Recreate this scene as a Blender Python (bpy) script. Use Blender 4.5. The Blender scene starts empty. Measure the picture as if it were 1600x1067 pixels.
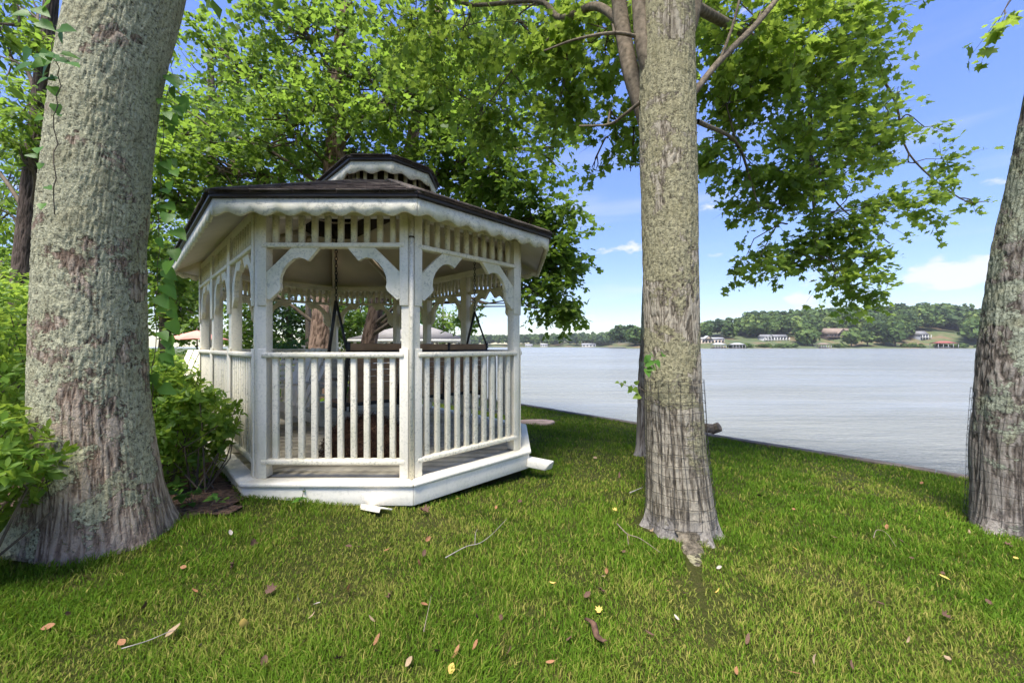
import bpy, math, random
import numpy as np
from mathutils import Vector, Matrix

# ------------------------------------------------------------------ camera, sky, sun, exposure
random.seed(7)
RNG = np.random.default_rng(11)
scene = bpy.context.scene
COL = scene.collection
FPX, CX, HY = 607.0, 800.0, 541.0        # focal length, centre column and horizon row of the 1600 px wide photograph
CAMZ = 1.12
cam = bpy.data.cameras.new('camera')
cam.lens = 36.0 * FPX / 1600.0
cam.sensor_width = 36.0
cam.shift_y = (HY - 533.5) / 1600.0
cam.clip_start = 0.05
cam.clip_end = 9000.0
camo = bpy.data.objects.new('camera', cam)
COL.objects.link(camo)
camo.location = (0, 0, CAMZ)
camo.rotation_euler = (math.radians(90), 0, 0)
scene.camera = camo

SUN_DIR = Vector((-0.20, -0.42, 1.0)).normalized()      # towards the sun: high, over the photographer's shoulder
sun = bpy.data.lights.new('sun', 'SUN')
sun.energy = 2.45
sun.angle = math.radians(24)       # veiled by thin haze: the photograph shows no crisp shadow
sun.color = (1.0, 0.955, 0.87)
suno = bpy.data.objects.new('sun', sun)
COL.objects.link(suno)
suno.rotation_euler = SUN_DIR.to_track_quat('Z', 'Y').to_euler()

EXPOSURE = 2.28
SKY_STRENGTH = 0.052
world = bpy.data.worlds.new('World')
scene.world = world
world.use_nodes = True


def build_world():
    nt = world.node_tree
    nt.nodes.clear()
    N, L = nt.nodes, nt.links
    out = N.new('ShaderNodeOutputWorld')
    bg = N.new('ShaderNodeBackground')
    bg.inputs['Strength'].default_value = SKY_STRENGTH
    sky = N.new('ShaderNodeTexSky')
    sky.sky_type = 'NISHITA'
    sky.sun_disc = False
    sky.sun_elevation = math.asin(SUN_DIR.z)
    sky.sun_rotation = math.atan2(SUN_DIR.x, SUN_DIR.y)
    sky.air_density = 1.0
    sky.dust_density = 0.25
    sky.ozone_density = 2.5
    tc = N.new('ShaderNodeTexCoord')
    sep = N.new('ShaderNodeSeparateXYZ')
    L.new(tc.outputs['Generated'], sep.inputs[0])

    def math_(op, a, b=None, clamp=False):
        m = N.new('ShaderNodeMath'); m.operation = op; m.use_clamp = clamp
        for i, v in enumerate((a, b)):
            if v is None: continue
            if isinstance(v, (int, float)): m.inputs[i].default_value = v
            else: L.new(v, m.inputs[i])
        return m.outputs[0]

    def ramp(v, a, b):
        r = N.new('ShaderNodeMapRange'); r.interpolation_type = 'SMOOTHSTEP'
        L.new(v, r.inputs[0]); r.inputs[1].default_value = a; r.inputs[2].default_value = b
        return r.outputs[0]

    # puffy cumulus low over the horizon, all round
    mp = N.new('ShaderNodeMapping'); mp.inputs['Scale'].default_value = (1.0, 1.0, 2.3)
    mp.inputs['Location'].default_value = (0.0, 0.0, 0.0)
    L.new(tc.outputs['Generated'], mp.inputs[0])
    big = N.new('ShaderNodeTexNoise'); big.inputs['Scale'].default_value = 8.0; big.inputs['Detail'].default_value = 8.0
    big.inputs['Roughness'].default_value = 0.55
    L.new(mp.outputs[0], big.inputs['Vector'])
    # gather the cumulus round a few headings
    heads = [((1478 - CX) / FPX, 1.0, (HY - 432) / FPX, 0.12, 0.27), ((1425 - CX) / FPX, 1.0, (HY - 452) / FPX, 0.09, 0.22),
             ((1245 - CX) / FPX, 1.0, (HY - 474) / FPX, 0.09, 0.15), ((768 - CX) / FPX, 1.0, (HY - 470) / FPX, 0.10, 0.09),
             ((1140 - CX) / FPX, 1.0, (HY - 495) / FPX, 0.09, 0.05), ((955 - CX) / FPX, 1.0, (HY - 503) / FPX, 0.06, 0.02), (-1.0, 0.4, 0.25, 0.3, 0.14), (-0.3, -1.0, 0.3, 0.35, 0.14),
             (0.9, -0.6, 0.28, 0.3, 0.14), (1.0, 0.1, 0.2, 0.25, 0.12)]
    acc = None
    for (x, y, z, rad, amt) in heads:
        v = Vector((x, y, z)).normalized()
        d = N.new('ShaderNodeVectorMath'); d.operation = 'SUBTRACT'; d.inputs[1].default_value = v
        L.new(tc.outputs['Generated'], d.inputs[0])
        sc_ = N.new('ShaderNodeVectorMath'); sc_.operation = 'MULTIPLY'; sc_.inputs[1].default_value = (1, 1, 1.8)
        L.new(d.outputs[0], sc_.inputs[0])
        ln = N.new('ShaderNodeVectorMath'); ln.operation = 'LENGTH'; L.new(sc_.outputs[0], ln.inputs[0])
        f = math_('MULTIPLY', ramp(ln.outputs['Value'], rad, 0.0), amt)
        acc = f if acc is None else math_('MAXIMUM', acc, f)
    dens = math_('ADD', big.outputs[0], acc)
    cum = ramp(dens, 0.635, 0.74)
    # thin streaks higher up
    mp2 = N.new('ShaderNodeMapping'); mp2.inputs['Scale'].default_value = (1.2, 1.2, 9.0)
    mp2.inputs['Rotation'].default_value = (0.12, 0.2, 0)
    L.new(tc.outputs['Generated'], mp2.inputs[0])
    st = N.new('ShaderNodeTexNoise'); st.inputs['Scale'].default_value = 2.2; st.inputs['Detail'].default_value = 5.0
    L.new(mp2.outputs[0], st.inputs['Vector'])
    streak = math_('MULTIPLY', ramp(st.outputs[0], 0.5, 0.8), 0.35)
    low = ramp(sep.outputs['Z'], 0.75, 0.1)
    streak = math_('MULTIPLY', streak, low)
    above = ramp(sep.outputs['Z'], 0.0, 0.03)
    mask = math_('MULTIPLY', math_('MAXIMUM', math_('MULTIPLY', cum, 0.9), streak), above, True)
    mix = N.new('ShaderNodeMix'); mix.data_type = 'RGBA'
    L.new(mask, mix.inputs['Factor'])
    hs = N.new('ShaderNodeHueSaturation'); hs.inputs['Saturation'].default_value = 1.15; hs.inputs['Hue'].default_value = 0.515; hs.inputs['Value'].default_value = 1.08
    L.new(sky.outputs[0], hs.inputs['Color'])
    # a hazy summer sky: less fall-off from horizon to zenith than in clear air
    bw = N.new('ShaderNodeRGBToBW'); L.new(hs.outputs[0], bw.inputs[0])
    k = math_('MULTIPLY', math_('POWER', math_('MAXIMUM', bw.outputs[0], 0.05), -0.34), 1.32)
    vs = N.new('ShaderNodeVectorMath'); vs.operation = 'SCALE'
    L.new(hs.outputs[0], vs.inputs[0]); L.new(k, vs.inputs['Scale'])
    tn = N.new('ShaderNodeVectorMath'); tn.operation = 'MULTIPLY'; tn.inputs[1].default_value = (1.03, 0.985, 1.03)
    L.new(vs.outputs[0], tn.inputs[0]); L.new(tn.outputs[0], mix.inputs['A'])
    mix.inputs['B'].default_value = (4.0, 4.1, 4.3, 1)
    L.new(mix.outputs['Result'], bg.inputs['Color'])
    L.new(bg.outputs[0], out.inputs['Surface'])


build_world()
scene.view_settings.view_transform = 'Standard'
scene.view_settings.look = 'None'
scene.view_settings.exposure = EXPOSURE
scene.view_settings.gamma = 1.0
scene.view_settings.use_curve_mapping = False
cy = scene.cycles
cy.use_adaptive_sampling = True
cy.adaptive_threshold = 0.012
cy.use_denoising = True
cy.max_bounces = 4
cy.diffuse_bounces = 3
cy.glossy_bounces = 2
cy.transmission_bounces = 3
cy.transparent_max_bounces = 6
cy.caustics_reflective = False
cy.caustics_refractive = False
cy.sample_clamp_indirect = 6.0

# ------------------------------------------------------------------ helpers
WM = {}


def put(name, me, parent=None, M=None, mat=None):
    o = bpy.data.objects.new(name, me)
    COL.objects.link(o)
    M = M.copy() if M is not None else Matrix.Identity(4)
    WM[o.name] = M
    if parent is not None:
        o.parent = parent
        o.matrix_parent_inverse = WM[parent.name].inverted()
    o.matrix_basis = M
    if mat is not None and me is not None and not me.materials:
        me.materials.append(mat)
    return o


def tag(o, label=None, cat=None, group=None, kind=None):
    if label: o['label'] = label
    if cat: o['category'] = cat
    if group: o['group'] = group
    if kind: o['kind'] = kind
    return o


def empty(name, loc, label, cat, group=None):
    o = put(name, None, None, Matrix.Translation(Vector(loc)))
    o.empty_display_size = 0.1
    return tag(o, label, cat, group)


def mesh_np(name, V, faces, smooth=False, attrs=None):
    """V (n,3); faces: list of int arrays (m,k)."""
    me = bpy.data.meshes.new(name)
    V = np.asarray(V, dtype=np.float32)
    faces = [np.asarray(f, dtype=np.int32) for f in faces if len(f)]
    me.vertices.add(len(V)); me.vertices.foreach_set('co', V.ravel())
    tot = np.concatenate([np.full(len(f), f.shape[1], np.int32) for f in faces])
    idx = np.concatenate([f.ravel() for f in faces])
    me.loops.add(len(idx)); me.loops.foreach_set('vertex_index', idx)
    me.polygons.add(len(tot))
    st = np.zeros(len(tot), np.int32); st[1:] = np.cumsum(tot)[:-1]
    me.polygons.foreach_set('loop_start', st)
    try: me.polygons.foreach_set('loop_total', tot)
    except Exception: pass
    if smooth: me.polygons.foreach_set('use_smooth', np.ones(len(tot), dtype=bool))
    for k, a in (attrs or {}).items():
        at_ = me.attributes.new(k, 'FLOAT', 'POINT')
        at_.data.foreach_set('value', np.asarray(a, np.float32))
    me.update(calc_edges=True)
    return me


class MB:
    def __init__(s):
        s.V = []; s.F = {}; s.n = 0

    def add(s, V, faces):
        V = np.asarray(V, float).reshape(-1, 3)
        for f in faces:
            f = np.asarray(f, int)
            if f.ndim == 1: f = f[None]
            s.F.setdefault(f.shape[1], []).append(f + s.n)
        s.V.append(V); s.n += len(V)
        return s

    def hexa(s, bottom, top):
        """bottom / top: 4 points each, same order (counter-clockwise from above)."""
        V = list(bottom) + list(top)
        return s.add(V, [[[3, 2, 1, 0], [4, 5, 6, 7], [0, 1, 5, 4], [1, 2, 6, 5], [2, 3, 7, 6], [3, 0, 4, 7]]])

    def box(s, c, d, rz=0.0, M=None):
        x, y, z = d[0] / 2, d[1] / 2, d[2] / 2
        P = [(-x, -y), (x, -y), (x, y), (-x, y)]
        ca, sa = math.cos(rz), math.sin(rz)
        b = [Vector((p[0] * ca - p[1] * sa, p[0] * sa + p[1] * ca, -z)) for p in P]
        t = [Vector((p[0] * ca - p[1] * sa, p[0] * sa + p[1] * ca, z)) for p in P]
        c = Vector(c)
        if M is not None:
            b = [M @ v for v in b]; t = [M @ v for v in t]
        return s.hexa([v + c for v in b], [v + c for v in t])

    def bar(s, a, b, w, h):
        """rectangular bar from a to b, w sideways, h in the upright direction."""
        a, b = Vector(a), Vector(b)
        d = (b - a).normalized()
        up = Vector((0, 0, 1)) if abs(d.z) < 0.95 else Vector((1, 0, 0))
        r = d.cross(up).normalized(); u = r.cross(d).normalized()
        q = lambda p: [p - r * w / 2 - u * h / 2, p + r * w / 2 - u * h / 2, p + r * w / 2 + u * h / 2, p - r * w / 2 + u * h / 2]
        return s.hexa(q(a), q(b))

    def prism(s, poly, z0, z1):
        n = len(poly)
        V = [(p[0], p[1], z0) for p in poly] + [(p[0], p[1], z1) for p in poly]
        fs = [[list(range(n))[::-1]], [list(range(n, 2 * n))]]
        fs.append([[i, (i + 1) % n, n + (i + 1) % n, n + i] for i in range(n)])
        return s.add(V, fs)

    def tube(s, pts, rad, k=6, cap=True):
        V, q, e = tube_np(pts, rad, k)
        fs = [q]
        if cap:
            fs += [[list(range(k))[::-1]], [[(len(pts) - 1) * k + i for i in range(k)]]]
        return s.add(V, fs)

    def mesh(s, name, smooth=False):
        return mesh_np(name, np.concatenate(s.V), [np.concatenate(f) for f in s.F.values()], smooth)

    def put(s, name, mat, parent=None, M=None, smooth=False, bevel=0.0):
        o = put(name, s.mesh(name, smooth), parent, M, mat)
        if bevel: bev(o, bevel)
        return o


def bev(o, w, seg=2):
    m = o.modifiers.new('bevel', 'BEVEL'); m.width = w; m.segments = seg; m.limit_method = 'ANGLE'; m.angle_limit = math.radians(35)
    return o


def tube_np(pts, rad, k=6):
    P = np.asarray(pts, float); n = len(P)
    R = np.full(n, rad) if np.isscalar(rad) else np.asarray(rad, float)
    T = np.gradient(P, axis=0); T /= np.linalg.norm(T, axis=1)[:, None] + 1e-9
    ref = np.array([0.31, 0.17, 0.93]) if abs(T[0, 2]) < 0.9 else np.array([1.0, 0.1, 0.05])
    A = np.cross(T, ref); A /= np.linalg.norm(A, axis=1)[:, None] + 1e-9
    B = np.cross(T, A)
    th = np.arange(k) * 2 * math.pi / k
    V = P[:, None] + R[:, None, None] * (np.cos(th)[None, :, None] * A[:, None] + np.sin(th)[None, :, None] * B[:, None])
    i = np.arange(n - 1)[:, None] * k; j = np.arange(k)[None]
    j2 = (j + 1) % k
    q = np.stack([i + j, i + j2, i + k + j2, i + k + j], -1).reshape(-1, 4)
    return V.reshape(-1, 3), q, None


# value noise, vectorised
_PERM = np.random.default_rng(5).random(65536)


def vnoise(P, seed=0):
    P = np.asarray(P, float)
    I = np.floor(P).astype(np.int64); f = P - I; f = f * f * (3 - 2 * f)
    def h(dx, dy, dz):
        k = (I[:, 0] + dx) * 73856093 ^ (I[:, 1] + dy) * 19349663 ^ (I[:, 2] + dz) * 83492791 ^ (seed * 2654435)
        k = (k ^ (k >> 13)) * 1274126177
        return _PERM[(k ^ (k >> 16)) & 65535]
    x, y, z = f[:, 0], f[:, 1], f[:, 2]
    a = (h(0, 0, 0) * (1 - x) + h(1, 0, 0) * x) * (1 - y) + (h(0, 1, 0) * (1 - x) + h(1, 1, 0) * x) * y
    b = (h(0, 0, 1) * (1 - x) + h(1, 0, 1) * x) * (1 - y) + (h(0, 1, 1) * (1 - x) + h(1, 1, 1) * x) * y
    return a * (1 - z) + b * z


def fbm(P, oct=4, seed=0):
    P = np.asarray(P, float); s = 0; a = 0.5
    for o in range(oct):
        s = s + a * vnoise(P * 2 ** o + 17.3 * o, seed + o); a *= 0.5
    return s / (1 - 0.5 ** oct)


def at(px, py, Y):
    return Vector(((px - CX) / FPX * Y, Y, CAMZ + (HY - py) / FPX * Y))


SHN = (0.737, 0.675)       # unit normal of the shore, towards the lake
SHORE = 6.84
WATER = -1.0


def nn(x, y):
    return SHN[0] * x + SHN[1] * y


def gz(x, y):
    x = np.asarray(x, float); y = np.asarray(y, float)
    n = np.clip(nn(x, y), -60, SHORE)
    und = 0.018 * np.sin(x * 1.3 + 0.6 * y) * np.sin(y * 0.9 - 0.4 * x + 1.0) + 0.010 * np.sin(2.7 * x - 1.9 * y)
    return -0.058 * n + und * np.clip((SHORE - n) / 1.0, 0, 1)


def edges(pl, pr, D):
    """centre x, y and radius of an upright round trunk D metres away whose outline spans the columns pl to pr"""
    a, b = math.atan((pl - CX) / FPX), math.atan((pr - CX) / FPX)
    m, h = (a + b) / 2, (b - a) / 2
    return D * math.sin(m), D * math.cos(m), D * math.sin(h)


def gp(px, py):
    u, v = (px - CX) / FPX, (py - HY) / FPX
    t = CAMZ / (v - 0.058 * (SHN[0] * u + SHN[1]))
    for _ in range(4):
        t = (CAMZ - float(gz(u * t, t))) / v
    return Vector((u * t, t, float(gz(u * t, t))))


# ------------------------------------------------------------------ materials
def newmat(name):
    m = bpy.data.materials.new(name); m.use_nodes = True
    nt = m.node_tree
    b = nt.nodes['Principled BSDF']
    return m, nt, b


class NT:
    def __init__(s, nt): s.nt = nt; s.N = nt.nodes; s.L = nt.links

    def coord(s, scale=(1, 1, 1), which='Object', rot=(0, 0, 0)):
        tc = s.N.new('ShaderNodeTexCoord'); mp = s.N.new('ShaderNodeMapping')
        mp.inputs['Scale'].default_value = scale; mp.inputs['Rotation'].default_value = rot
        s.L.new(tc.outputs[which], mp.inputs[0]); return mp.outputs[0]

    def pos(s, scale=(1, 1, 1)):
        g = s.N.new('ShaderNodeNewGeometry'); mp = s.N.new('ShaderNodeMapping'); mp.inputs['Scale'].default_value = scale
        s.L.new(g.outputs['Position'], mp.inputs[0]); return mp.outputs[0]

    def noise(s, vec, scale, detail=4.0, rough=0.55, dist=0.0):
        n = s.N.new('ShaderNodeTexNoise'); n.inputs['Scale'].default_value = scale; n.inputs['Detail'].default_value = detail
        n.inputs['Roughness'].default_value = rough; n.inputs['Distortion'].default_value = dist
        s.L.new(vec, n.inputs['Vector']); return n.outputs[0]

    def voro(s, vec, scale, feature='F1', rand=1.0):
        n = s.N.new('ShaderNodeTexVoronoi'); n.feature = feature; n.inputs['Scale'].default_value = scale
        n.inputs['Randomness'].default_value = rand
        s.L.new(vec, n.inputs['Vector']); return n.outputs[0]

    def ramp(s, v, stops):
        r = s.N.new('ShaderNodeValToRGB'); e = r.color_ramp.elements
        while len(e) < len(stops): e.new(0.5)
        for i, (p, c) in enumerate(stops):
            e[i].position = p
            e[i].color = (c[0], c[1], c[2], 1) if not isinstance(c, (int, float)) else (c, c, c, 1)
        s.L.new(v, r.inputs[0]); return r.outputs[0]

    def step(s, v, a, b):
        r = s.N.new('ShaderNodeMapRange'); r.interpolation_type = 'SMOOTHSTEP'
        s.L.new(v, r.inputs[0]); r.inputs[1].default_value = a; r.inputs[2].default_value = b; return r.outputs[0]

    def mix(s, f, a, b, mode='MIX'):
        m = s.N.new('ShaderNodeMix'); m.data_type = 'RGBA'; m.blend_type = mode
        for sock, v in ((m.inputs['Factor'], f), (m.inputs['A'], a), (m.inputs['B'], b)):
            if isinstance(v, (int, float)): sock.default_value = v if sock.type == 'VALUE' else (v, v, v, 1)
            elif isinstance(v, tuple): sock.default_value = (v[0], v[1], v[2], 1)
            else: s.L.new(v, sock)
        return m.outputs['Result']

    def math(s, op, a, b=0.0, clamp=False):
        m = s.N.new('ShaderNodeMath'); m.operation = op; m.use_clamp = clamp
        for i, v in enumerate((a, b)):
            if isinstance(v, (int, float)): m.inputs[i].default_value = v
            else: s.L.new(v, m.inputs[i])
        return m.outputs[0]

    def attr(s, name):
        a = s.N.new('ShaderNodeAttribute'); a.attribute_name = name; return a.outputs['Fac']

    def bump(s, h, strength, dist, target, prev=None):
        b = s.N.new('ShaderNodeBump'); b.inputs['Strength'].default_value = strength; b.inputs['Distance'].default_value = dist
        s.L.new(h, b.inputs['Height'])
        if prev is not None: s.L.new(prev, b.inputs['Normal'])
        if target is not None: s.L.new(b.outputs[0], target)
        return b.outputs[0]


def simple(name, col, rough=0.6, var=0.12, scale=6.0, spec=0.3, metal=0.0, bump=0.0):
    m, nt, b = newmat(name); t = NT(nt)
    v = t.coord((1, 1, 1))
    n = t.noise(v, scale, 5)
    lo = tuple(c * (1 - var) for c in col); hi = tuple(min(1, c * (1 + var)) for c in col)
    t.L.new(t.ramp(n, [(0.3, lo), (0.7, hi)]), b.inputs['Base Color'])
    b.inputs['Roughness'].default_value = rough; b.inputs['Specular IOR Level'].default_value = spec
    b.inputs['Metallic'].default_value = metal
    if bump: t.bump(t.noise(v, scale * 8, 4), bump, 0.01, b.inputs['Normal'])
    return m


def paint_mat(name, speck, tint, base=(0.74, 0.715, 0.64), sscale=55.0):
    """weathered white paint: lichen specks, greenish film, grey streaks."""
    m, nt, b = newmat(name); t = NT(nt)
    v = t.pos()
    film = t.step(t.noise(v, 3.3, 4, 0.6), 0.42, 0.75)
    c = t.mix(t.math('MULTIPLY', film, tint), base, (0.50, 0.49, 0.30))
    streak = t.step(t.noise(t.pos((30, 30, 2.5)), 1.0, 4, 0.6), 0.52, 0.8)
    c = t.mix(t.math('MULTIPLY', streak, 0.15), c, (0.48, 0.47, 0.42))
    patch = t.step(t.noise(v, 7.0, 3), 0.30, 0.60)
    sp = t.step(t.noise(v, sscale, 5, 0.72), 0.505, 0.585)
    f = t.math('MULTIPLY', t.math('MULTIPLY', sp, patch), speck, True)
    c = t.mix(f, c, t.mix(t.noise(v, 90, 2), (0.07, 0.07, 0.055), (0.36, 0.35, 0.27)))
    t.L.new(c, b.inputs['Base Color'])
    b.inputs['Roughness'].default_value = 0.55
    t.bump(t.math('ADD', sp, t.noise(t.pos((60, 60, 8)), 1.0, 3)), 0.25, 0.004, b.inputs['Normal'])
    return m


def leaf_mat(name, cols, trans, tmix=0.5, rough=0.5, spec=0.22):
    """cols: ramp of three reflectances over the leaf's own random value; trans: the light it lets through."""
    m, nt, b = newmat(name); t = NT(nt)
    r = t.attr('rnd')
    c = t.ramp(r, [(0.0, cols[0]), (0.5, cols[1]), (1.0, cols[2])])
    t.L.new(c, b.inputs['Base Color'])
    b.inputs['Roughness'].default_value = rough; b.inputs['Specular IOR Level'].default_value = spec
    tr = nt.nodes.new('ShaderNodeBsdfTranslucent')
    t.L.new(t.mix(r, tuple(x * 0.75 for x in trans), trans), tr.inputs['Color'])
    mx = nt.nodes.new('ShaderNodeMixShader'); mx.inputs[0].default_value = tmix
    t.L.new(b.outputs[0], mx.inputs[1]); t.L.new(tr.outputs[0], mx.inputs[2])
    t.L.new(mx.outputs[0], nt.nodes['Material Output'].inputs['Surface'])
    return m


def bark_mat(name, dark, mid, light, lichen=None, lich_amt=0.0, fine=1.0, red=None, base_grey=0.0):
    m, nt, b = newmat(name); t = NT(nt)
    v = t.coord()
    vs = t.coord((1, 1, 0.30))
    crev = t.attr('ridge')
    n1 = t.noise(vs, 30 * fine, 5, 0.72, 0.5)
    n2 = t.noise(v, 4.0, 4)
    c = t.ramp(t.math('ADD', t.math('MULTIPLY', crev, 0.55), t.math('MULTIPLY', n1, 0.5)), [(0.34, dark), (0.54, mid), (0.72, light)])
    if red: c = t.mix(t.math('MULTIPLY', t.step(n2, 0.45, 0.65), 0.4), c, t.mix(n1, tuple(x * 0.4 for x in red), red))
    if base_grey:
        h = t.attr('height')
        g = t.math('MULTIPLY', t.step(t.math('ADD', h, t.math('MULTIPLY', n2, 0.5)), 0.55, 0.25), base_grey)
        c = t.mix(g, c, t.ramp(n1, [(0.3, (0.10, 0.09, 0.085)), (0.7, (0.42, 0.39, 0.37))]))
    hgt = t.math('ADD', n1, t.math('MULTIPLY', t.noise(v, 90 * fine, 4, 0.6), 0.35))
    if lichen:
        big = t.noise(v, 3.4, 5, 0.66, 0.5)
        crumb = t.noise(v, 42, 4, 0.8)
        hh = t.attr('height')
        hb = t.math('MULTIPLY', t.step(hh, 0.15, 1.3), 0.10)
        hb = t.math('ADD', hb, t.math('MULTIPLY', t.step(hh, 1.3, 2.3), 0.08))
        f = t.math('ADD', t.math('ADD', big, hb), t.math('MULTIPLY', t.math('SUBTRACT', crumb, 0.5), 0.30))
        f = t.step(f, 0.605 - lich_amt, 0.635 - lich_amt)
        lc = t.ramp(t.math('ADD', t.math('MULTIPLY', crumb, .7), t.math('MULTIPLY', t.noise(v, 120, 3, .6), .3)), [(0.38, tuple(x * 0.12 for x in lichen)), (0.45, tuple(x * 0.58 for x in lichen)), (0.55, lichen)])
        lc = t.mix(t.math('MULTIPLY', t.step(t.noise(v, 6, 3), 0.45, 0.7), 0.45), lc, (0.30, 0.27, 0.15), 'MIX')
        c = t.mix(t.math('MULTIPLY', f, 0.95), c, lc)
        hgt = t.math('ADD', hgt, t.math('MULTIPLY', f, t.math('ADD', 0.25, t.math('MULTIPLY', crumb, 1.1))))
    t.L.new(c, b.inputs['Base Color'])
    b.inputs['Roughness'].default_value = 0.9; b.inputs['Specular IOR Level'].default_value = 0.15
    t.bump(hgt, 1.0, 0.024 / fine ** 0.5, b.inputs['Normal'])
    return m


M = {}
M['paint'] = paint_mat('white_paint', 0.22, 0.40, (0.84, 0.775, 0.63))
M['paint_rail'] = paint_mat('white_paint_speckled', 0.45, 0.4, (0.84, 0.77, 0.61), 52)
M['paint_fascia'] = paint_mat('white_paint_fascia', 0.42, 0.6, (0.82, 0.75, 0.58), 40)
M['paint_clean'] = paint_mat('white_paint_clean', 0.18, 0.36, (0.85, 0.795, 0.675))
M['ceiling'] = simple('ceiling_board', (0.66, 0.56, 0.43), 0.8, 0.15, 1.5)
M['drip'] = simple('dark_brown_edge', (0.030, 0.022, 0.018), 0.4, 0.2, 5)
M['shingle'] = simple('asphalt_shingle', (0.060, 0.047, 0.042), 0.95, 0.5, 9, 0.2, 0, 0.6)
M['shingle_light'] = simple('asphalt_shingle_faded', (0.10, 0.082, 0.07), 0.95, 0.5, 9, 0.2, 0, 0.6)
M['deck'] = simple('deck_wood', (0.48, 0.43, 0.33), 0.8, 0.3, 4, 0.2, 0, 0.2)
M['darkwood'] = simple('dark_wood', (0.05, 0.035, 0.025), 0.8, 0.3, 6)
M['black'] = simple('black_metal', (0.018, 0.017, 0.017), 0.45, 0.2, 6, 0.4)
M['tan'] = simple('tan_wood', (0.30, 0.185, 0.10), 0.65, 0.25, 5, 0.25, 0, 0.2)
M['red'] = simple('faded_red', (0.50, 0.11, 0.075), 0.6, 0.15, 4)
M['straw'] = leaf_mat('pine_straw', [(0.035, 0.018, 0.012), (0.10, 0.05, 0.03), (0.20, 0.11, 0.06)], (0.05, 0.03, 0.02), 0.1, 0.8)
M['umbrella'] = simple('red_canvas', (0.62, 0.25, 0.20), 0.8, 0.1, 2)
M['roofgrey'] = simple('grey_roof', (0.22, 0.205, 0.195), 0.85, 0.15, 3)
M['wire'] = simple('wire', (0.045, 0.042, 0.04), 0.6, 0.3, 30, 0.3, 0.3)
M['stone'] = simple('pink_stone', (0.42, 0.30, 0.23), 0.85, 0.25, 6, 0.2, 0, 0.5)
M['log'] = simple('log_wood', (0.26, 0.19, 0.12), 0.85, 0.4, 14, 0.2, 0, 0.6)
M['cap'] = simple('seawall_wood', (0.14, 0.115, 0.09), 0.85, 0.35, 5, 0.2, 0, 0.4)
M['twig'] = simple('twig_wood', (0.22, 0.17, 0.13), 0.85, 0.3, 30)
M['twig_grey'] = simple('twig_grey', (0.27, 0.24, 0.21), 0.85, 0.3, 30)
M['fl_brown'] = simple('dry_leaf_brown', (0.095, 0.052, 0.034), 0.8, 0.5, 40)
M['fl_orange'] = simple('dry_leaf_orange', (0.25, 0.12, 0.055), 0.75, 0.45, 40)
M['fl_yellow'] = simple('dry_leaf_yellow', (0.52, 0.36, 0.09), 0.7, 0.3, 40)
M['fl_tan'] = simple('dry_leaf_tan', (0.28, 0.20, 0.12), 0.75, 0.35, 40)
M['fl_pale'] = simple('dry_leaf_pale', (0.34, 0.30, 0.26), 0.7, 0.25, 40)
M['maple'] = leaf_mat('maple_leaf', [(0.062, 0.118, 0.018), (0.105, 0.18, 0.026), (0.165, 0.24, 0.04)], (0.44, 0.60, 0.08), 0.56)
M['backleaf'] = leaf_mat('sunny_leaf', [(0.046, 0.096, 0.016), (0.080, 0.145, 0.022), (0.15, 0.21, 0.032)], (0.27, 0.42, 0.05), 0.5)
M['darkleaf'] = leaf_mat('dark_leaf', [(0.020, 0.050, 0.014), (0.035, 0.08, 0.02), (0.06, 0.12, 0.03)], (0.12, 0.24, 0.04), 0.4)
M['azalea'] = leaf_mat('azalea_leaf', [(0.05, 0.115, 0.016), (0.11, 0.205, 0.026), (0.24, 0.34, 0.05)], (0.40, 0.56, 0.07), 0.48, 0.45)
M['vineleaf'] = leaf_mat('vine_leaf', [(0.04, 0.11, 0.02), (0.07, 0.17, 0.03), (0.12, 0.25, 0.04)], (0.24, 0.44, 0.06), 0.45, 0.4)
M['farleaf'] = leaf_mat('far_leaf', [(0.030, 0.058, 0.018), (0.075, 0.125, 0.030), (0.16, 0.21, 0.05)], (0.14, 0.20, 0.04), 0.25, 0.7)
M['farpine'] = leaf_mat('far_pine', [(0.025, 0.05, 0.022), (0.045, 0.08, 0.03), (0.08, 0.12, 0.04)], (0.06, 0.10, 0.03), 0.2, 0.7)
M['grass'] = leaf_mat('grass_blade', [(0.070, 0.145, 0.013), (0.135, 0.225, 0.020), (0.34, 0.29, 0.085)], (0.23, 0.35, 0.03), 0.35, 0.75, 0.06)
M['bark_oak'] = bark_mat('oak_bark', (0.055, 0.038, 0.027), (0.24, 0.175, 0.125), (0.46, 0.37, 0.28), (0.62, 0.60, 0.40), 0.075, 1.0, (0.30, 0.19, 0.135), 0.5)
M['bark_maple'] = bark_mat('maple_bark', (0.035, 0.03, 0.022), (0.19, 0.16, 0.12), (0.38, 0.335, 0.26), (0.39, 0.36, 0.225), 0.02, 1.5, None, 0.9)
M['bark_grey'] = bark_mat('grey_bark', (0.04, 0.034, 0.03), (0.15, 0.125, 0.105), (0.28, 0.25, 0.22), (0.40, 0.43, 0.33), -0.02, 1.1, None, 0.4)
M['bark_plain'] = bark_mat('plain_bark', (0.03, 0.021, 0.016), (0.13, 0.085, 0.06), (0.25, 0.17, 0.125))
M['bark_dark'] = bark_mat('dark_bark', (0.015, 0.012, 0.01), (0.06, 0.045, 0.036), (0.12, 0.09, 0.075))
M['limb'] = simple('limb_bark', (0.20, 0.16, 0.115), 0.9, 0.5, 28, 0.15, 0, 0.8)
M['branch'] = simple('branch_bark', (0.11, 0.085, 0.06), 0.9, 0.4, 12)


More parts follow.
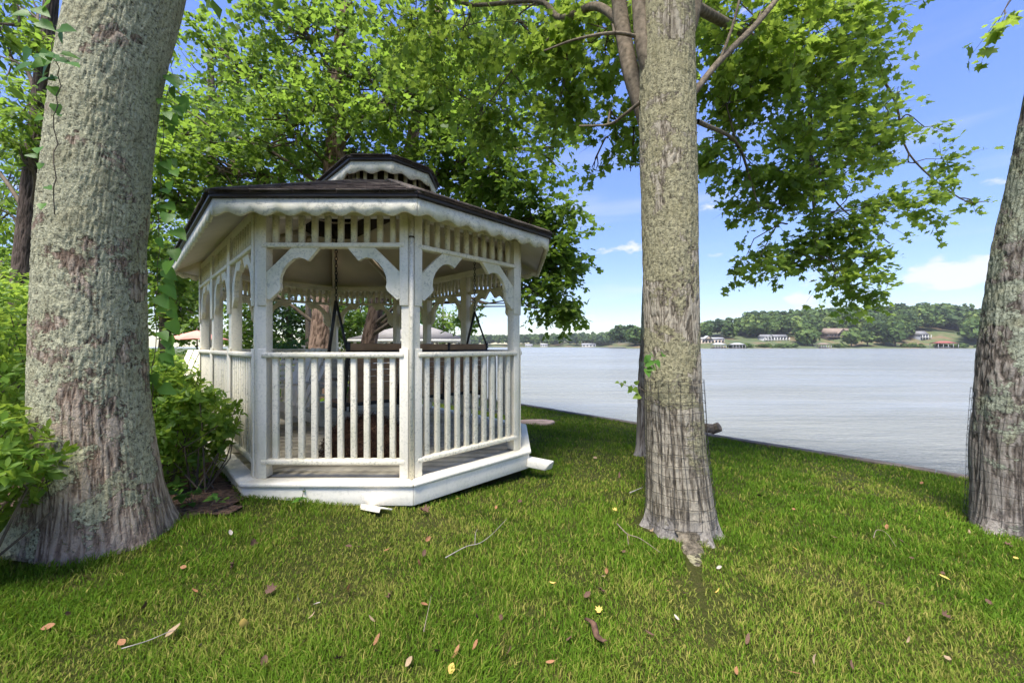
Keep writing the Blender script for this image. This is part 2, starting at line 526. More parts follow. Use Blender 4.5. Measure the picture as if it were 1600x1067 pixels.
def ground_mat():
    m, nt, b = newmat('lawn_soil'); t = NT(nt)
    v = t.pos()
    n = t.noise(v, 2.0, 6, 0.6); f = t.noise(v, 45.0, 5, 0.7)
    c = t.ramp(t.math('ADD', t.math('MULTIPLY', n, 0.5), t.math('MULTIPLY', f, 0.5)),
               [(0.32, (0.055, 0.055, 0.018)), (0.5, (0.09, 0.105, 0.022)), (0.7, (0.17, 0.14, 0.055))])
    t.L.new(c, b.inputs['Base Color']); b.inputs['Roughness'].default_value = 0.95; b.inputs['Specular IOR Level'].default_value = 0.1
    t.bump(t.math('ADD', f, t.noise(v, 160.0, 3, 0.7)), 1.0, 0.05, b.inputs['Normal'])
    return m


def mulch_mat():
    m, nt, b = newmat('leaf_litter'); t = NT(nt)
    v = t.pos()
    w = t.voro(v, 26); f = t.noise(v, 60.0, 5, 0.7)
    c = t.ramp(t.math('ADD', t.math('MULTIPLY', w, 0.8), t.math('MULTIPLY', f, 0.4)), [(0.2, (0.03, 0.016, 0.01)), (0.5, (0.09, 0.045, 0.028)), (0.85, (0.20, 0.12, 0.075))])
    t.L.new(c, b.inputs['Base Color']); b.inputs['Roughness'].default_value = 0.9
    t.bump(t.math('ADD', w, f), 1.0, 0.04, b.inputs['Normal'])
    return m


def water_mat():
    m, nt, b = newmat('lake_water'); t = NT(nt)
    b.inputs['Base Color'].default_value = (0.20, 0.205, 0.185, 1)
    b.inputs['Roughness'].default_value = 0.22; b.inputs['IOR'].default_value = 1.333
    # ripples, long across the wind
    a = t.noise(t.pos((0.5, 1.9, 1)), 1.5, 5, 0.62, 0.6)
    c = t.noise(t.pos((2.0, 4.6, 1)), 2.6, 4, 0.65, 0.5)
    e = t.noise(t.pos((0.06, 0.30, 1)), 1.0, 5, 0.65, 0.3)
    d = t.noise(t.pos((0.03, 0.12, 1)), 1.0, 4, 0.6)
    h = t.math('ADD', t.math('MULTIPLY', a, 1.7), t.math('MULTIPLY', c, 0.62))
    h = t.math('ADD', h, t.math('MULTIPLY', e, 0.8))
    h = t.math('MULTIPLY', h, t.step(d, 0.25, 0.75))
    t.bump(h, 0.9, 0.36, b.inputs['Normal'])
    return m


M['ground'] = ground_mat(); M['mulch'] = mulch_mat(); M['water'] = water_mat()
# ------------------------------------------------------------------ the setting: lawn, lake, seawall, far shore
def s2w(n, s):
    """shore coordinates (n towards the lake, s along the shore, away from the camera to the left) to world x, y"""
    return SHN[0] * n - SHN[1] * s, SHN[1] * n + SHN[0] * s


def build_lawn():
    ns = np.concatenate([np.linspace(-60, -8, 14)[:-1], np.linspace(-8, SHORE, 90)])
    ss = np.concatenate([np.linspace(-60, -10, 14)[:-1], np.linspace(-10, 20, 150)[:-1], np.linspace(20, 90, 30)])
    A, B = np.meshgrid(ns, ss, indexing='ij')
    X, Y = s2w(A, B)
    Z = gz(X, Y)
    V = np.stack([X, Y, Z], -1).reshape(-1, 3)
    w = len(ss)
    i = np.arange(len(ns) - 1)[:, None] * w + np.arange(w - 1)[None]
    q = np.stack([i, i + w, i + w + 1, i + 1], -1).reshape(-1, 4)
    me = mesh_np('lawn', V, [q], True)
    tag(put('lawn', me, None, None, M['ground']), 'green lawn sloping down to the lake under the trees', 'lawn', kind='structure')


def build_water():
    R = 1380.0
    mb = MB()
    x = np.array([-R, -200, -60, 0, 60, 200, R]); y = np.array([-200, -20, 0, 20, 60, 200, 800, 1100])
    V = [(a, b, WATER) for b in y for a in x]
    q = [[j * len(x) + i, j * len(x) + i + 1, (j + 1) * len(x) + i + 1, (j + 1) * len(x) + i] for j in range(len(y) - 1) for i in range(len(x) - 1)]
    mb.add(V, [q])
    tag(mb.put('lake_water', M['water']), 'rippled pale lake stretching to the far wooded shore', 'lake', kind='structure')


def build_seawall():
    root = empty('seawall', (*s2w(SHORE, 0), WATER), 'low weathered timber seawall along the edge of the lawn', 'seawall')
    L = 3.05
    for k in range(-8, 16):
        s0, s1 = k * L + 0.006, (k + 1) * L - 0.006
        for nm, n0, n1, z0, z1 in (('cap_board', -0.02, 0.13, -0.012, 0.028), ('face_board', 0.02, 0.07, WATER - 0.6 - 0.0, -0.02)):
            mb = MB()
            P = [s2w(SHORE + n0, s0), s2w(SHORE + n1, s0), s2w(SHORE + n1, s1), s2w(SHORE + n0, s1)]
            zt = -0.058 * SHORE
            j = random.uniform(-0.008, 0.008)
            a0 = zt + z0 + j if nm == 'cap_board' else z0
            mb.hexa([(p[0], p[1], a0) for p in P], [(p[0], p[1], zt + z1 + (j if nm == 'cap_board' else 0)) for p in P])
            mb.put(nm, M['cap'], root, bevel=0.006)


def far_mat():
    m, nt, b = newmat('far_ground'); t = NT(nt)
    n = t.noise(t.pos(), 0.035, 4, 0.6)
    f = t.noise(t.pos(), 0.6, 4, 0.6)
    c = t.ramp(n, [(0.40, (0.035, 0.06, 0.015)), (0.52, (0.065, 0.085, 0.026)), (0.60, (0.15, 0.085, 0.05)), (0.72, (0.05, 0.07, 0.02))])
    t.L.new(t.mix(0.3, c, t.ramp(f, [(0.3, (0.03, 0.045, 0.014)), (0.7, (0.11, 0.11, 0.05))])), b.inputs['Base Color'])
    b.inputs['Roughness'].default_value = 0.95
    return m


M['far'] = far_mat()
RS_Y = 400.0      # distance of the right far shore


def rs_front(x):      # y of the right shore's waterline
    return RS_Y + 14 * math.sin(x * 0.021) + 6 * math.sin(x * 0.07 + 1)


def rs_h(x, d):      # its height above water, d metres behind the waterline
    rise = 0.4 + 4.5 * min(1, d / 45.0)
    hill = np.interp(x, [150, 200, 250, 330, 420, 520, 800], [1, 4, 12, 21, 25, 30, 33]) * min(1.0, max(0.0, (d - 30) / 110.0)) ** 0.9
    return WATER + rise + hill


def ls_front(x):
    return 820.0 + 30 * math.sin(x * 0.006 + 0.5) - 0.12 * x


def ls_h(x, d):
    return WATER + 0.3 + 5.0 * min(1, d / 60.0) + np.interp(x, [-400, -100, 0, 120, 300], [3, 2, 3, 9, 13]) * min(1, max(0, (d - 30) / 150.0))


def strip(name, xs, front, h, ds, label):
    V = []
    for x in xs:
        for d in ds:
            V.append((x, front(x) + d, h(x, d) if d >= 0 else WATER - 1.0))
    w = len(ds); q = []
    for i in range(len(xs) - 1):
        for j in range(w - 1):
            q.append([i * w + j, (i + 1) * w + j, (i + 1) * w + j + 1, i * w + j + 1])
    tag(put(name, mesh_np(name, V, [q], True), None, None, M['far']), label, 'shore', kind='structure')


def build_far_land():
    ds = [-2, 0, 3, 8, 15, 25, 40, 60, 90, 140, 260]
    strip('far_shore_hill', np.linspace(120, 900, 80), rs_front, rs_h, ds, 'wooded hill with grassy banks across the lake')
    strip('distant_shore', np.linspace(-700, 560, 90), ls_front, ls_h, ds, 'distant low wooded shore across the lake')
    strip('neighbour_bank', np.linspace(-150, -9, 30), lambda x: 58.0 + 0.9 * max(0, x + 26) + 2 * math.sin(x * .3), lambda x, d: WATER + 0.3 + min(1.2, d * 0.06), [-2, 0, 2, 6, 14, 30, 70],
          'low grassy bank of the neighbouring cove behind the gazebo')


build_lawn(); build_water(); build_seawall(); build_far_land()

# mulch bed between the oak and the gazebo
MULCH = [(-1.80, 2.62), (-2.02, 2.50), (-2.6, 2.42), (-3.4, 2.2), (-5.2, 1.9), (-7.5, 3.0), (-7.5, 6.5), (-4.9, 6.6), (-4.35, 5.2), (-2.1, 2.95)]


def in_poly(x, y, P):
    x = np.asarray(x); y = np.asarray(y)
    ins = np.zeros(x.shape, bool)
    for i in range(len(P)):
        x0, y0 = P[i]; x1, y1 = P[i - 1]
        c = ((y0 > y) != (y1 > y)) & (x < (x1 - x0) * (y - y0) / (y1 - y0 + 1e-12) + x0)
        ins ^= c
    return ins


def build_mulch():
    xs = np.linspace(-7.6, -1.7, 70); ys = np.linspace(1.8, 6.7, 60)
    X, Y = np.meshgrid(xs, ys, indexing='ij')
    Z = gz(X, Y) + 0.006 + 0.02 * fbm(np.stack([X * 6, Y * 6, X * 0], -1).reshape(-1, 3), 3).reshape(X.shape)
    V = np.stack([X, Y, Z], -1).reshape(-1, 3)
    w = len(ys)
    i = (np.arange(len(xs) - 1)[:, None] * w + np.arange(w - 1)[None]).ravel()
    cx = V[i, 0] + 0.04; cyy = V[i, 1] + 0.04
    k = in_poly(cx, cyy, MULCH)
    i = i[k]
    q = np.stack([i, i + w, i + w + 1, i + 1], -1)
    tag(put('leaf_litter_bed', mesh_np('leaf_litter_bed', V, [q], True), None, None, M['mulch']), 'dark brown leaf litter bed under the shrubs beside the gazebo', 'mulch bed', kind='structure')


build_mulch()

# ------------------------------------------------------------------ the gazebo
GC = Vector((-2.045, 5.115, 0))
DECK = CAMZ - 1.023
OCT = [(-.4142, -1), (.4142, -1), (1, -.4142), (1, .4142), (.4142, 1), (-.4142, 1), (-1, .4142), (-1, -.4142)]
AX = (0.7071, -0.7071)
G_E, G_R = 0.945, 1.449


def octa(e, r):
    return [Vector((GC.x + (e if i < 4 else -e) * AX[0] + r * o[0], GC.y + (e if i < 4 else -e) * AX[1] + r * o[1])) for i, o in enumerate(OCT)]


gazebo = empty('gazebo', (GC.x, GC.y, DECK - 0.2), 'weathered white octagonal wooden gazebo with dark shingle roof and small cupola', 'gazebo')
PO = octa(G_E, G_R)


def side_prism(i, e, r0, r1, z0, z1, name, mat, parent=gazebo, bevel=0.004):
    A, B = octa(e, r0), octa(e, r1)
    j = (i + 1) % 8
    P = [B[i], B[j], A[j], A[i]]
    g = 0.0012
    d = (B[j] - B[i]).normalized() * g
    P = [P[0] + d, P[1] - d, P[2] - d, P[3] + d]
    mb = MB().hexa([(p.x, p.y, z0) for p in P], [(p.x, p.y, z1) for p in P])
    return mb.put(name, mat, parent, bevel=bevel)


def scallop(i, e, r0, r1, ztop, ztip, amp, period, name, parent=gazebo):
    A, B = octa(e, r0), octa(e, r1)
    j = (i + 1) % 8
    L = (B[j] - B[i]).length
    n = max(2, round(L / period)); m = n * 10
    V = []; q = []
    for k in range(m + 1):
        t = k / m
        t = min(max(t, 0.0008), 0.9992)
        po = B[i].lerp(B[j], t); pi = A[i].lerp(A[j], t)
        ph = abs(math.cos(math.pi * t * n))
        zb = ztip + amp * (1 - ph ** 1.0) ** 1.5 if True else 0
        zb = ztip + amp * (0.5 - 0.5 * math.cos(2 * math.pi * t * n))
        V += [(po.x, po.y, ztop), (po.x, po.y, zb), (pi.x, pi.y, zb), (pi.x, pi.y, ztop)]
    for k in range(m):
        a, b = 4 * k, 4 * k + 4
        q += [[a, a + 1, b + 1, b], [a + 1, a + 2, b + 2, b + 1], [a + 2, a + 3, b + 3, b + 2], [a + 3, a, b, b + 3]]
    q += [[0, 3, 2, 1], [4 * m, 4 * m + 1, 4 * m + 2, 4 * m + 3]]
    return put(name, mesh_np(name, V, [q]), parent, None, M['paint_fascia'])


def build_deck():
    P = octa(G_E, G_R + 0.085)
    y = min(p.y for p in P) + 0.002; pw = 0.14
    ymax = max(p.y for p in P)
    def span(yy):
        xs = []
        for i in range(8):
            a, b = P[i], P[(i + 1) % 8]
            if abs(a.y - b.y) < 1e-6: continue
            t = (yy - a.y) / (b.y - a.y)
            if -1e-6 <= t <= 1 + 1e-6: xs.append(a.x + t * (b.x - a.x))
        return min(xs), max(xs)
    while y + pw < ymax:
        y0, y1 = y, y + pw - 0.007
        a0, b0 = span(y0); a1, b1 = span(y1)
        pts = [(a0, y0), (b0, y0), (b1, y1), (a1, y1)]
        dz = random.uniform(-0.002, 0.002)
        MB().hexa([(p[0], p[1], DECK - 0.034) for p in pts], [(p[0], p[1], DECK + dz) for p in pts]).put('deck_plank', M['deck'], gazebo)
        y += pw
    for i in range(8):
        side_prism(i, G_E, G_R - 0.02, G_R + 0.115, DECK - 0.030, DECK + 0.006, 'deck_edge_board', M['paint_clean'], bevel=0.012)
        side_prism(i, G_E, G_R + 0.06, G_R + 0.097, DECK - 0.168, DECK - 0.032, 'skirt_board', M['paint_clean'])
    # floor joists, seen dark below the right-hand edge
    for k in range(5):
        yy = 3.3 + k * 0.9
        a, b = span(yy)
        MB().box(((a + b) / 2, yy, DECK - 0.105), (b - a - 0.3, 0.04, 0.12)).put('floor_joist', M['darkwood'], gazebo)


PH = 2.05


def build_frame():
    # twelve posts
    posts = []
    for i in range(8):
        a, b = PO[i], PO[(i + 1) % 8]
        posts.append((a, i, None))
        if i in (3, 7):
            posts.append((a.lerp(b, 1 / 3), i, 'mid')); posts.append((a.lerp(b, 2 / 3), i, 'mid'))
    k = len(posts)
    out = lambda d: Vector((d.y, -d.x))
    for n, (v, i, mid) in enumerate(posts):
        p0 = posts[n - 1][0]; p1 = posts[(n + 1) % k][0]
        u1 = (p0 - v).normalized(); u2 = (p1 - v).normalized()
        n1 = out(-u1); n2 = out(u2)
        w, d = 0.078, 0.088
        if mid:
            core = [v + u1 * 0.062, v + u2 * 0.062, v + u2 * 0.062 - n2 * d, v + u1 * 0.062 - n1 * d]
        else:
            bis = (n1 + n2).normalized()
            core = [v + u1 * w, v + u1 * 0.012 - bis * -0.004, v + u2 * 0.012 - bis * -0.004, v + u2 * w, v + u2 * w - n2 * d, v - bis * d * 1.15, v + u1 * w - n1 * d]
        o = MB().prism([(p.x, p.y) for p in core], DECK + 0.007, DECK + PH).put('post', M['paint'], gazebo, bevel=0.004)
        # trim boards on the outer faces, below the rail and under the eave
        for (z0, z1, ex) in ((0.007, 1.005, 0.016), (1.335, PH - 0.003, 0.016)):
            if mid:
                tr = [v + u1 * 0.066 + n1 * ex, v + u2 * 0.066 + n1 * ex, v + u2 * 0.066 + n1 * 0.001, v + u1 * 0.066 + n1 * 0.001]
                MB().prism([(p.x, p.y) for p in tr], DECK + z0, DECK + z1).put('post_trim', M['paint'], o, bevel=0.004)
            else:
                for (u, nr, sgn) in ((u1, n1, 1), (u2, n2, -1)):
                    tr = [v + u * 0.088 + nr * ex, v + u * 0.020 + nr * ex, v + u * 0.020 + nr * 0.0035, v + u * 0.088 + nr * 0.0035]
                    if sgn < 0: tr = tr[::-1]
                    MB().prism([(p.x, p.y) for p in tr], DECK + z0, DECK + z1).put('post_trim', M['paint'], o, bevel=0.004)
    # shared meshes
    bal = MB().box((0, 0, 0), (0.044, 0.036, 0.79)).mesh('baluster'); bal.materials.append(M['paint_rail'])
    spn = MB().box((0, 0, 0), (0.040, 0.030, 0.215)).mesh('spindle'); spn.materials.append(M['paint_rail'])
    BR = [(0, .195), (.2, 0), (.41, 0), (.325, .10), (.30, .085), (.26, .075), (.215, .085), (.17, .12), (.135, .165), (.113, .22), (.108, .27), (.115, .305), (.105, .33), (.03, .40), (.008, .39)]

    def bracket_mesh(s):
        V = [(s * x, -0.018, -y) for x, y in BR] + [(s * x, 0.018, -y) for x, y in BR]
        n = len(BR); f1 = list(range(n)); f2 = list(range(n, 2 * n))[::-1]
        me = bpy.data.meshes.new('bracket')
        fs = [f1, f2] + [[i, i + n, (i + 1) % n + n, (i + 1) % n] for i in range(n)]
        if s < 0: fs = [f[::-1] for f in fs]
        me.from_pydata(V, [], fs); me.materials.append(M['paint_fascia'])
        return me
    brm = {1: bracket_mesh(1), -1: bracket_mesh(-1)}

    for n in range(k):
        a, i, _ = posts[n]; b = posts[(n + 1) % k][0]
        d = (b - a); L = d.length; d.normalize()
        nr = out(d); ang = math.atan2(d.y, d.x)
        c = (a + b) / 2 - nr * 0.014
        T = lambda along, z, off=0.0: Matrix.Translation((c.x + d.x * along - nr.x * off, c.y + d.y * along - nr.y * off, DECK + z)) @ Matrix.Rotation(ang, 4, 'Z')
        is_mid = L < 1.1
        nb = 9 if is_mid else 10
        gap = (L - 0.19) / nb
        entrance = (n == 6)          # the far end stays open
        if not entrance:
            rail = MB().box((0, 0, 0), (L - 0.100, 0.082, 0.044)).put('top_rail', M['paint_rail'], gazebo, T(0, 0.955), bevel=0.014)
            MB().box((0, 0, 0), (L - 0.090, 0.070, 0.042)).put('bottom_rail', M['paint_rail'], rail, T(0, 0.132), bevel=0.012)
            for q in range(nb):
                o = put('baluster', bal, rail, T((q - (nb - 1) / 2) * gap + random.uniform(-.003, .003), 0.543, 0.004))
                bev(o, 0.007)
        sp = MB().box((0, 0, 0), (L - 0.100, 0.072, 0.038)).put('spandrel_rail', M['paint_rail'], gazebo, T(0, 1.80), bevel=0.01)
        for q in range(nb):
            put('spindle', spn, sp, T((q - (nb - 1) / 2) * gap, 1.925, 0.004))
        for s in (1, -1):
            put('bracket', brm[s], sp, T(-s * (L / 2 - 0.080), 1.781, -0.004 if i in (0, 1) else 0.006))
    for i in range(8):
        side_prism(i, G_E, G_R - 0.085, G_R - 0.006, DECK + 2.032, DECK + 2.115, 'top_plate', M['paint'], bevel=0.003)
    # conduit strapped to the near post
    v = PO[1]
    bis = (v - (PO[0] + PO[2]) / 2).normalized()
    p = v + bis * 0.016
    cd = MB().tube([(p.x, p.y, DECK + 0.008), (p.x, p.y, DECK + 1.2), (p.x, p.y, DECK + 2.0)], 0.0165, 10).put('corner_bead', M['paint_rail'], gazebo, smooth=True)
    MB().tube([(p.x, p.y, DECK + 1.855), (p.x, p.y, DECK + 1.866)], 0.0215, 10).put('strap', M['darkwood'], cd)


Z_EAVE, Z_WALL = DECK + 2.10, DECK + 2.775
R_EAVE, R_WALL, E_CUP = G_R + 0.305, 0.40, 0.85
TH = 0.022


def facet(i, E0, r0, z0, E1, r1, z1):
    A, B = octa(E0, r0), octa(E1, r1); j = (i + 1) % 8
    return [Vector((*A[i], z0)), Vector((*A[j], z0)), Vector((*B[j], z1)), Vector((*B[i], z1))]


def shingle_field(i, q, parent, single, step=0.135, tab=0.30):
    a, b, c, d = q
    u = (b - a).normalized(); mid0, mid1 = (a + b) / 2, (c + d) / 2
    up = (mid1 - mid0); S = up.length; up.normalize()
    nrm = u.cross(up).normalized()
    rows = int(S / step); joined = MB(); rnd = random.Random(i + 40)
    for r in range(rows + 1):
        s0 = r * step - 0.012; s1 = min(S, s0 + step + 0.03)
        if s1 - s0 < 0.03: continue
        t0 = min(1, max(0, (s0 + s1) / 2 / S))
        l0 = a.lerp(d, t0); r0 = b.lerp(c, t0)
        xl = (l0 - mid0).dot(u); xr = (r0 - mid0).dot(u)
        x = xl - (r % 2) * tab / 2 - rnd.uniform(0, .08)
        while x < xr:
            x0, x1 = max(x + 0.002, xl), min(x + tab - 0.003, xr)
            x += tab
            if x1 - x0 < 0.02: continue
            h0 = 0.014 + rnd.uniform(0, 0.004); h1 = 0.004
            f = lambda xx, ss, hh: mid0 + u * xx + up * ss + nrm * hh
            mb = MB() if single else joined
            mb.hexa([f(x0, s0, 0.001), f(x1, s0, 0.001), f(x1, s1, 0.001), f(x0, s1, 0.001)], [f(x0, s0, h0), f(x1, s0, h0), f(x1, s1, h1), f(x0, s1, h1)])
            if single: mb.put('shingle', M['shingle'] if rnd.random() < .65 else M['shingle_light'], parent)
    if not single:
        o = joined.put('shingles', M['shingle'], parent); o['kind'] = 'stuff'


def build_roof():
    for i in range(8):
        scallop(i, G_E, G_R + 0.262, G_R + 0.282, DECK + 2.056, DECK + 1.938, 0.029, 0.19, 'scalloped_fascia')
        side_prism(i, G_E, G_R + 0.255, G_R + 0.302, DECK + 2.0575, DECK + 2.094, 'drip_edge', M['drip'], bevel=0.006)
        q = facet(i, G_E, R_EAVE, Z_EAVE, E_CUP, R_WALL, Z_WALL)
        nrm = (q[1] - q[0]).cross(q[3] - q[0]).normalized()
        panel = MB().hexa([p - Vector((0, 0, .02)) for p in q], q).put('roof_panel', M['shingle'], gazebo)
        shingle_field(i, q, panel, i in (0, 1, 2, 7))
        # hip cap
        MB().bar(q[0] + Vector((0, 0, 0.006)), q[3] + Vector((0, 0, 0.006)), 0.10, 0.022).put('hip_cap', M['shingle_light'], panel, bevel=0.008)
        # ceiling below
        cq = facet(i, G_E, G_R + 0.250, DECK + 2.022, E_CUP, R_WALL - 0.01, DECK + 2.715)
        MB().hexa([p - Vector((0, 0, .012)) for p in cq], cq).put('ceiling_panel', M['ceiling'], gazebo)
        rq = facet(i, G_E, G_R - 0.10, DECK + 2.115, E_CUP, R_WALL, DECK + 2.66)
        MB().bar(rq[0], rq[3], 0.04, 0.075).put('rafter', M['ceiling'], gazebo)
        # cupola
        W0 = octa(E_CUP, R_WALL - 0.03); j = (i + 1) % 8
        a, b = W0[i], W0[j]
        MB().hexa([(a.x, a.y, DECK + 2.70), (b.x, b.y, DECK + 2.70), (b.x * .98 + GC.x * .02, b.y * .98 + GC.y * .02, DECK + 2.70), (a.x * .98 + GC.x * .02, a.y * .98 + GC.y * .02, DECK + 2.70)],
                  [(a.x, a.y, DECK + 2.96), (b.x, b.y, DECK + 2.96), (b.x * .98 + GC.x * .02, b.y * .98 + GC.y * .02, DECK + 2.96), (a.x * .98 + GC.x * .02, a.y * .98 + GC.y * .02, DECK + 2.96)]).put('cupola_shade_panel', M['darkwood'], gazebo)  # dark panels put in for the shaded interior behind the spindles
        W1 = octa(E_CUP, R_WALL)
        L = (W1[j] - W1[i]).length; nb = max(3, round(L / 0.10))
        ang = math.atan2((W1[j] - W1[i]).y, (W1[j] - W1[i]).x)
        for k in range(nb):
            p = W1[i].lerp(W1[j], (k + .5) / nb)
            MB().box((p.x, p.y, DECK + 2.855), (0.034, 0.024, 0.19), ang).put('cupola_spindle', M['paint_rail'], gazebo)
        scallop(i, E_CUP, 0.500, 0.518, DECK + 2.925, DECK + 2.80, 0.034, 0.21, 'cupola_fascia')
        side_prism(i, E_CUP, 0.495, 0.540, DECK + 2.9265, DECK + 2.968, 'cupola_drip_edge', M['drip'], bevel=0.006)
        q2 = facet(i, E_CUP, 0.545, DECK + 2.972, E_CUP, 0.012, DECK + 3.20)
        cp = MB().hexa([p - Vector((0, 0, .02)) for p in q2], q2).put('cupola_roof_panel', M['shingle'], gazebo)
        sub = MB()
        shingle_field(i + 20, q2, cp, False)
        cf = facet(i, E_CUP, 0.50, DECK + 2.930, E_CUP, 0.30, DECK + 2.945)
        MB().hexa([p - Vector((0, 0, .008)) for p in cf], cf).put('cupola_soffit', M['ceiling'], gazebo)


build_deck(); build_frame(); build_roof()
# ------------------------------------------------------------------ things in and round the gazebo
def build_swing():
    A, B = Vector((-1.72, 3.98)), Vector((-0.42, 5.26))
    d = (B - A).normalized(); L = (B - A).length
    f = Vector((-d.y, d.x))            # the way a sitter faces, away from the camera
    root = empty('porch_swing', ((A.x + B.x) / 2, (A.y + B.y) / 2, DECK + 0.36), 'brown wooden porch swing with black frame hanging inside the gazebo', 'porch swing')
    W = lambda s, t, z: Vector((A.x + d.x * s + f.x * t, A.y + d.y * s + f.y * t, DECK + z))
    ang = math.atan2(d.y, d.x)
    # backrest of three slatted panels between black uprights
    n = 3; pw = L / n
    for k in range(n):
        s0, s1 = k * pw + 0.035, (k + 1) * pw - 0.035
        for r in range(7):
            z = 0.47 + r * 0.068
            lean = -0.02 - 0.12 * (z - 0.45)
            MB().bar(W(s0, lean, z), W(s1, lean, z), 0.018, 0.064).put('back_slat', M['tan'], root, bevel=0.004)
        MB().bar(W(s0 - 0.02, -0.105, 1.015), W(s1 + 0.02, -0.105, 1.015), 0.03, 0.075).put('head_board', M['tan'], root, bevel=0.006)
    for k in range(n + 1):
        s = k * pw
        MB().tube([W(s, 0.02, 0.40), W(s, -0.035, 0.62), W(s, -0.10, 0.98), W(s, -0.12, 1.065)], [.022, .022, .022, .018], 8).put('upright', M['black'], root, smooth=True)
        MB().bar(W(s, -0.02, 0.385), W(s, 0.50, 0.40), 0.035, 0.045).put('seat_bearer', M['black'], root)
        if k in (0, n):
            MB().bar(W(s, -0.06, 0.68), W(s, 0.50, 0.66), 0.05, 0.03).put('armrest', M['black'], root, bevel=0.008)
            MB().tube([W(s, 0.47, 0.41), W(s, 0.50, 0.55), W(s, 0.47, 0.66)], .018, 8).put('arm_support', M['black'], root, smooth=True)
    for z, t in ((0.425, -0.012), (0.955, -0.115)):
        MB().bar(W(-0.03, t - 0.004, z), W(L + 0.03, t - 0.004, z), 0.03, 0.045).put('back_rail', M['black'], root, bevel=0.008)
    for r in range(7):
        t = 0.03 + r * 0.07
        MB().bar(W(0.0, t, 0.425), W(L, t, 0.425), 0.06, 0.02).put('seat_slat', M['tan'], root, bevel=0.004)
    # V-shaped straps and chains
    for s, zc in ((-0.02, 2.22), (L + 0.02, 2.16)):
        apex = W(s, 0.16, 1.50)
        MB().tube([W(s, -0.115, 1.00), apex], 0.013, 6).put('strap', M['black'], root, smooth=True)
        MB().tube([W(s, 0.48, 0.66), apex], 0.018, 6).put('strap', M['black'], root, smooth=True)
        ch = MB()
        z = 1.50; k = 0
        while z < zc:
            p = W(s, 0.16, z + 0.022)
            pts = [p + Vector(((math.cos(a) * 0.012) * (1 if k % 2 else 0), (math.cos(a) * 0.012) * (0 if k % 2 else 1), math.sin(a) * 0.024)) for a in np.linspace(0, 2 * math.pi, 9)]
            ch.tube(pts, 0.0045, 5, False)
            z += 0.038; k += 1
        ch.put('chain', M['wire'], root, smooth=True)


build_swing()


def build_red_cushion():
    A = Vector((-0.78, 4.98))
    mb = MB()
    d = Vector((0.712, 0.702)); f = Vector((-d.y, d.x))
    P = lambda s, t, z: (A.x + d.x * s + f.x * t, A.y + d.y * s + f.y * t, DECK + z)
    mb.hexa([P(0, 0.02, 0.47), P(.36, 0.02, .47), P(.36, .14, .47), P(0, .14, .47)], [P(0.02, -0.085, 1.05), P(.34, -0.085, 1.05), P(.34, .0, 1.05), P(0.02, .0, 1.05)])
    o = mb.put('cushion', M['red'], bevel=0.03)
    tag(o, 'faded red cushion leaning in the porch swing', 'cushion')


build_red_cushion()


def build_chair():
    root = empty('garden_chair', (-2.9, 4.75, DECK), 'white slatted wooden garden chair inside the gazebo, beside the porch swing', 'chair')
    base = Matrix.Translation((-2.85, 4.75, DECK)) @ Matrix.Rotation(math.radians(-28), 4, 'Z')
    def part(name, mb, mat=M['paint']):
        return mb.put(name, mat, root, base, bevel=0.005)
    for s in (-1, 1):
        part('leg', MB().bar((s * .31, -.28, 0), (s * .31, -.30, .56), .045, .08))
        part('leg', MB().bar((s * .29, .46, 0), (s * .29, -.20, .36), .035, .10))
        part('armrest', MB().bar((s * .34, -.36, .575), (s * .34, .34, .575), .12, .026))
        part('arm_post', MB().bar((s * .31, .30, .12), (s * .31, .28, .56), .04, .06))
    for k in range(6):
        y = -.28 + k * .09
        part('seat_slat', MB().bar((-.29, y, .385 - k * .025), (.29, y, .385 - k * .025), .078, .02))
    for k in range(6):
        x = -.26 + k * .104
        part('back_slat', MB().bar((x * .92, .20, .24), (x * 1.05, .50, 1.0 - .012 * (k - 2.5) ** 2), .086, .02))
    part('back_brace', MB().bar((-.30, .30, .45), (.30, .30, .45), .03, .06))
    part('front_apron', MB().bar((-.31, -.33, .36), (.31, -.33, .36), .02, .09))


build_chair()


def build_bench():
    """dark bar and slatted bench along the left side"""
    root = empty('slatted_bench', (-3.35, 5.6, DECK), 'weathered grey slatted bench with black back bar at the far side of the gazebo', 'bench')
    base = Matrix.Translation((-3.2, 5.75, DECK)) @ Matrix.Rotation(math.radians(5), 4, 'Z')
    for k in range(5):
        MB().bar((-.55, -.2 + k * .1, .43), (.75, -.2 + k * .1, .43), .085, .022).put('seat_slat', M['paint_rail'], root, base)
    for k in range(4):
        MB().bar((-.55, .27, .52 + k * .085), (.75, .27, .52 + k * .085), .02, .07).put('back_slat', M['paint_rail'], root, base)
    MB().bar((-.6, .27, .885), (.8, .27, .885), .05, .05).put('back_bar', M['black'], root, base)
    for x in (-.5, .7):
        MB().bar((x, -.2, 0), (x, -.2, .42), .05, .05).put('leg', M['black'], root, base)
        MB().bar((x, .3, 0), (x, .3, .86), .05, .05).put('leg', M['black'], root, base)


build_bench()


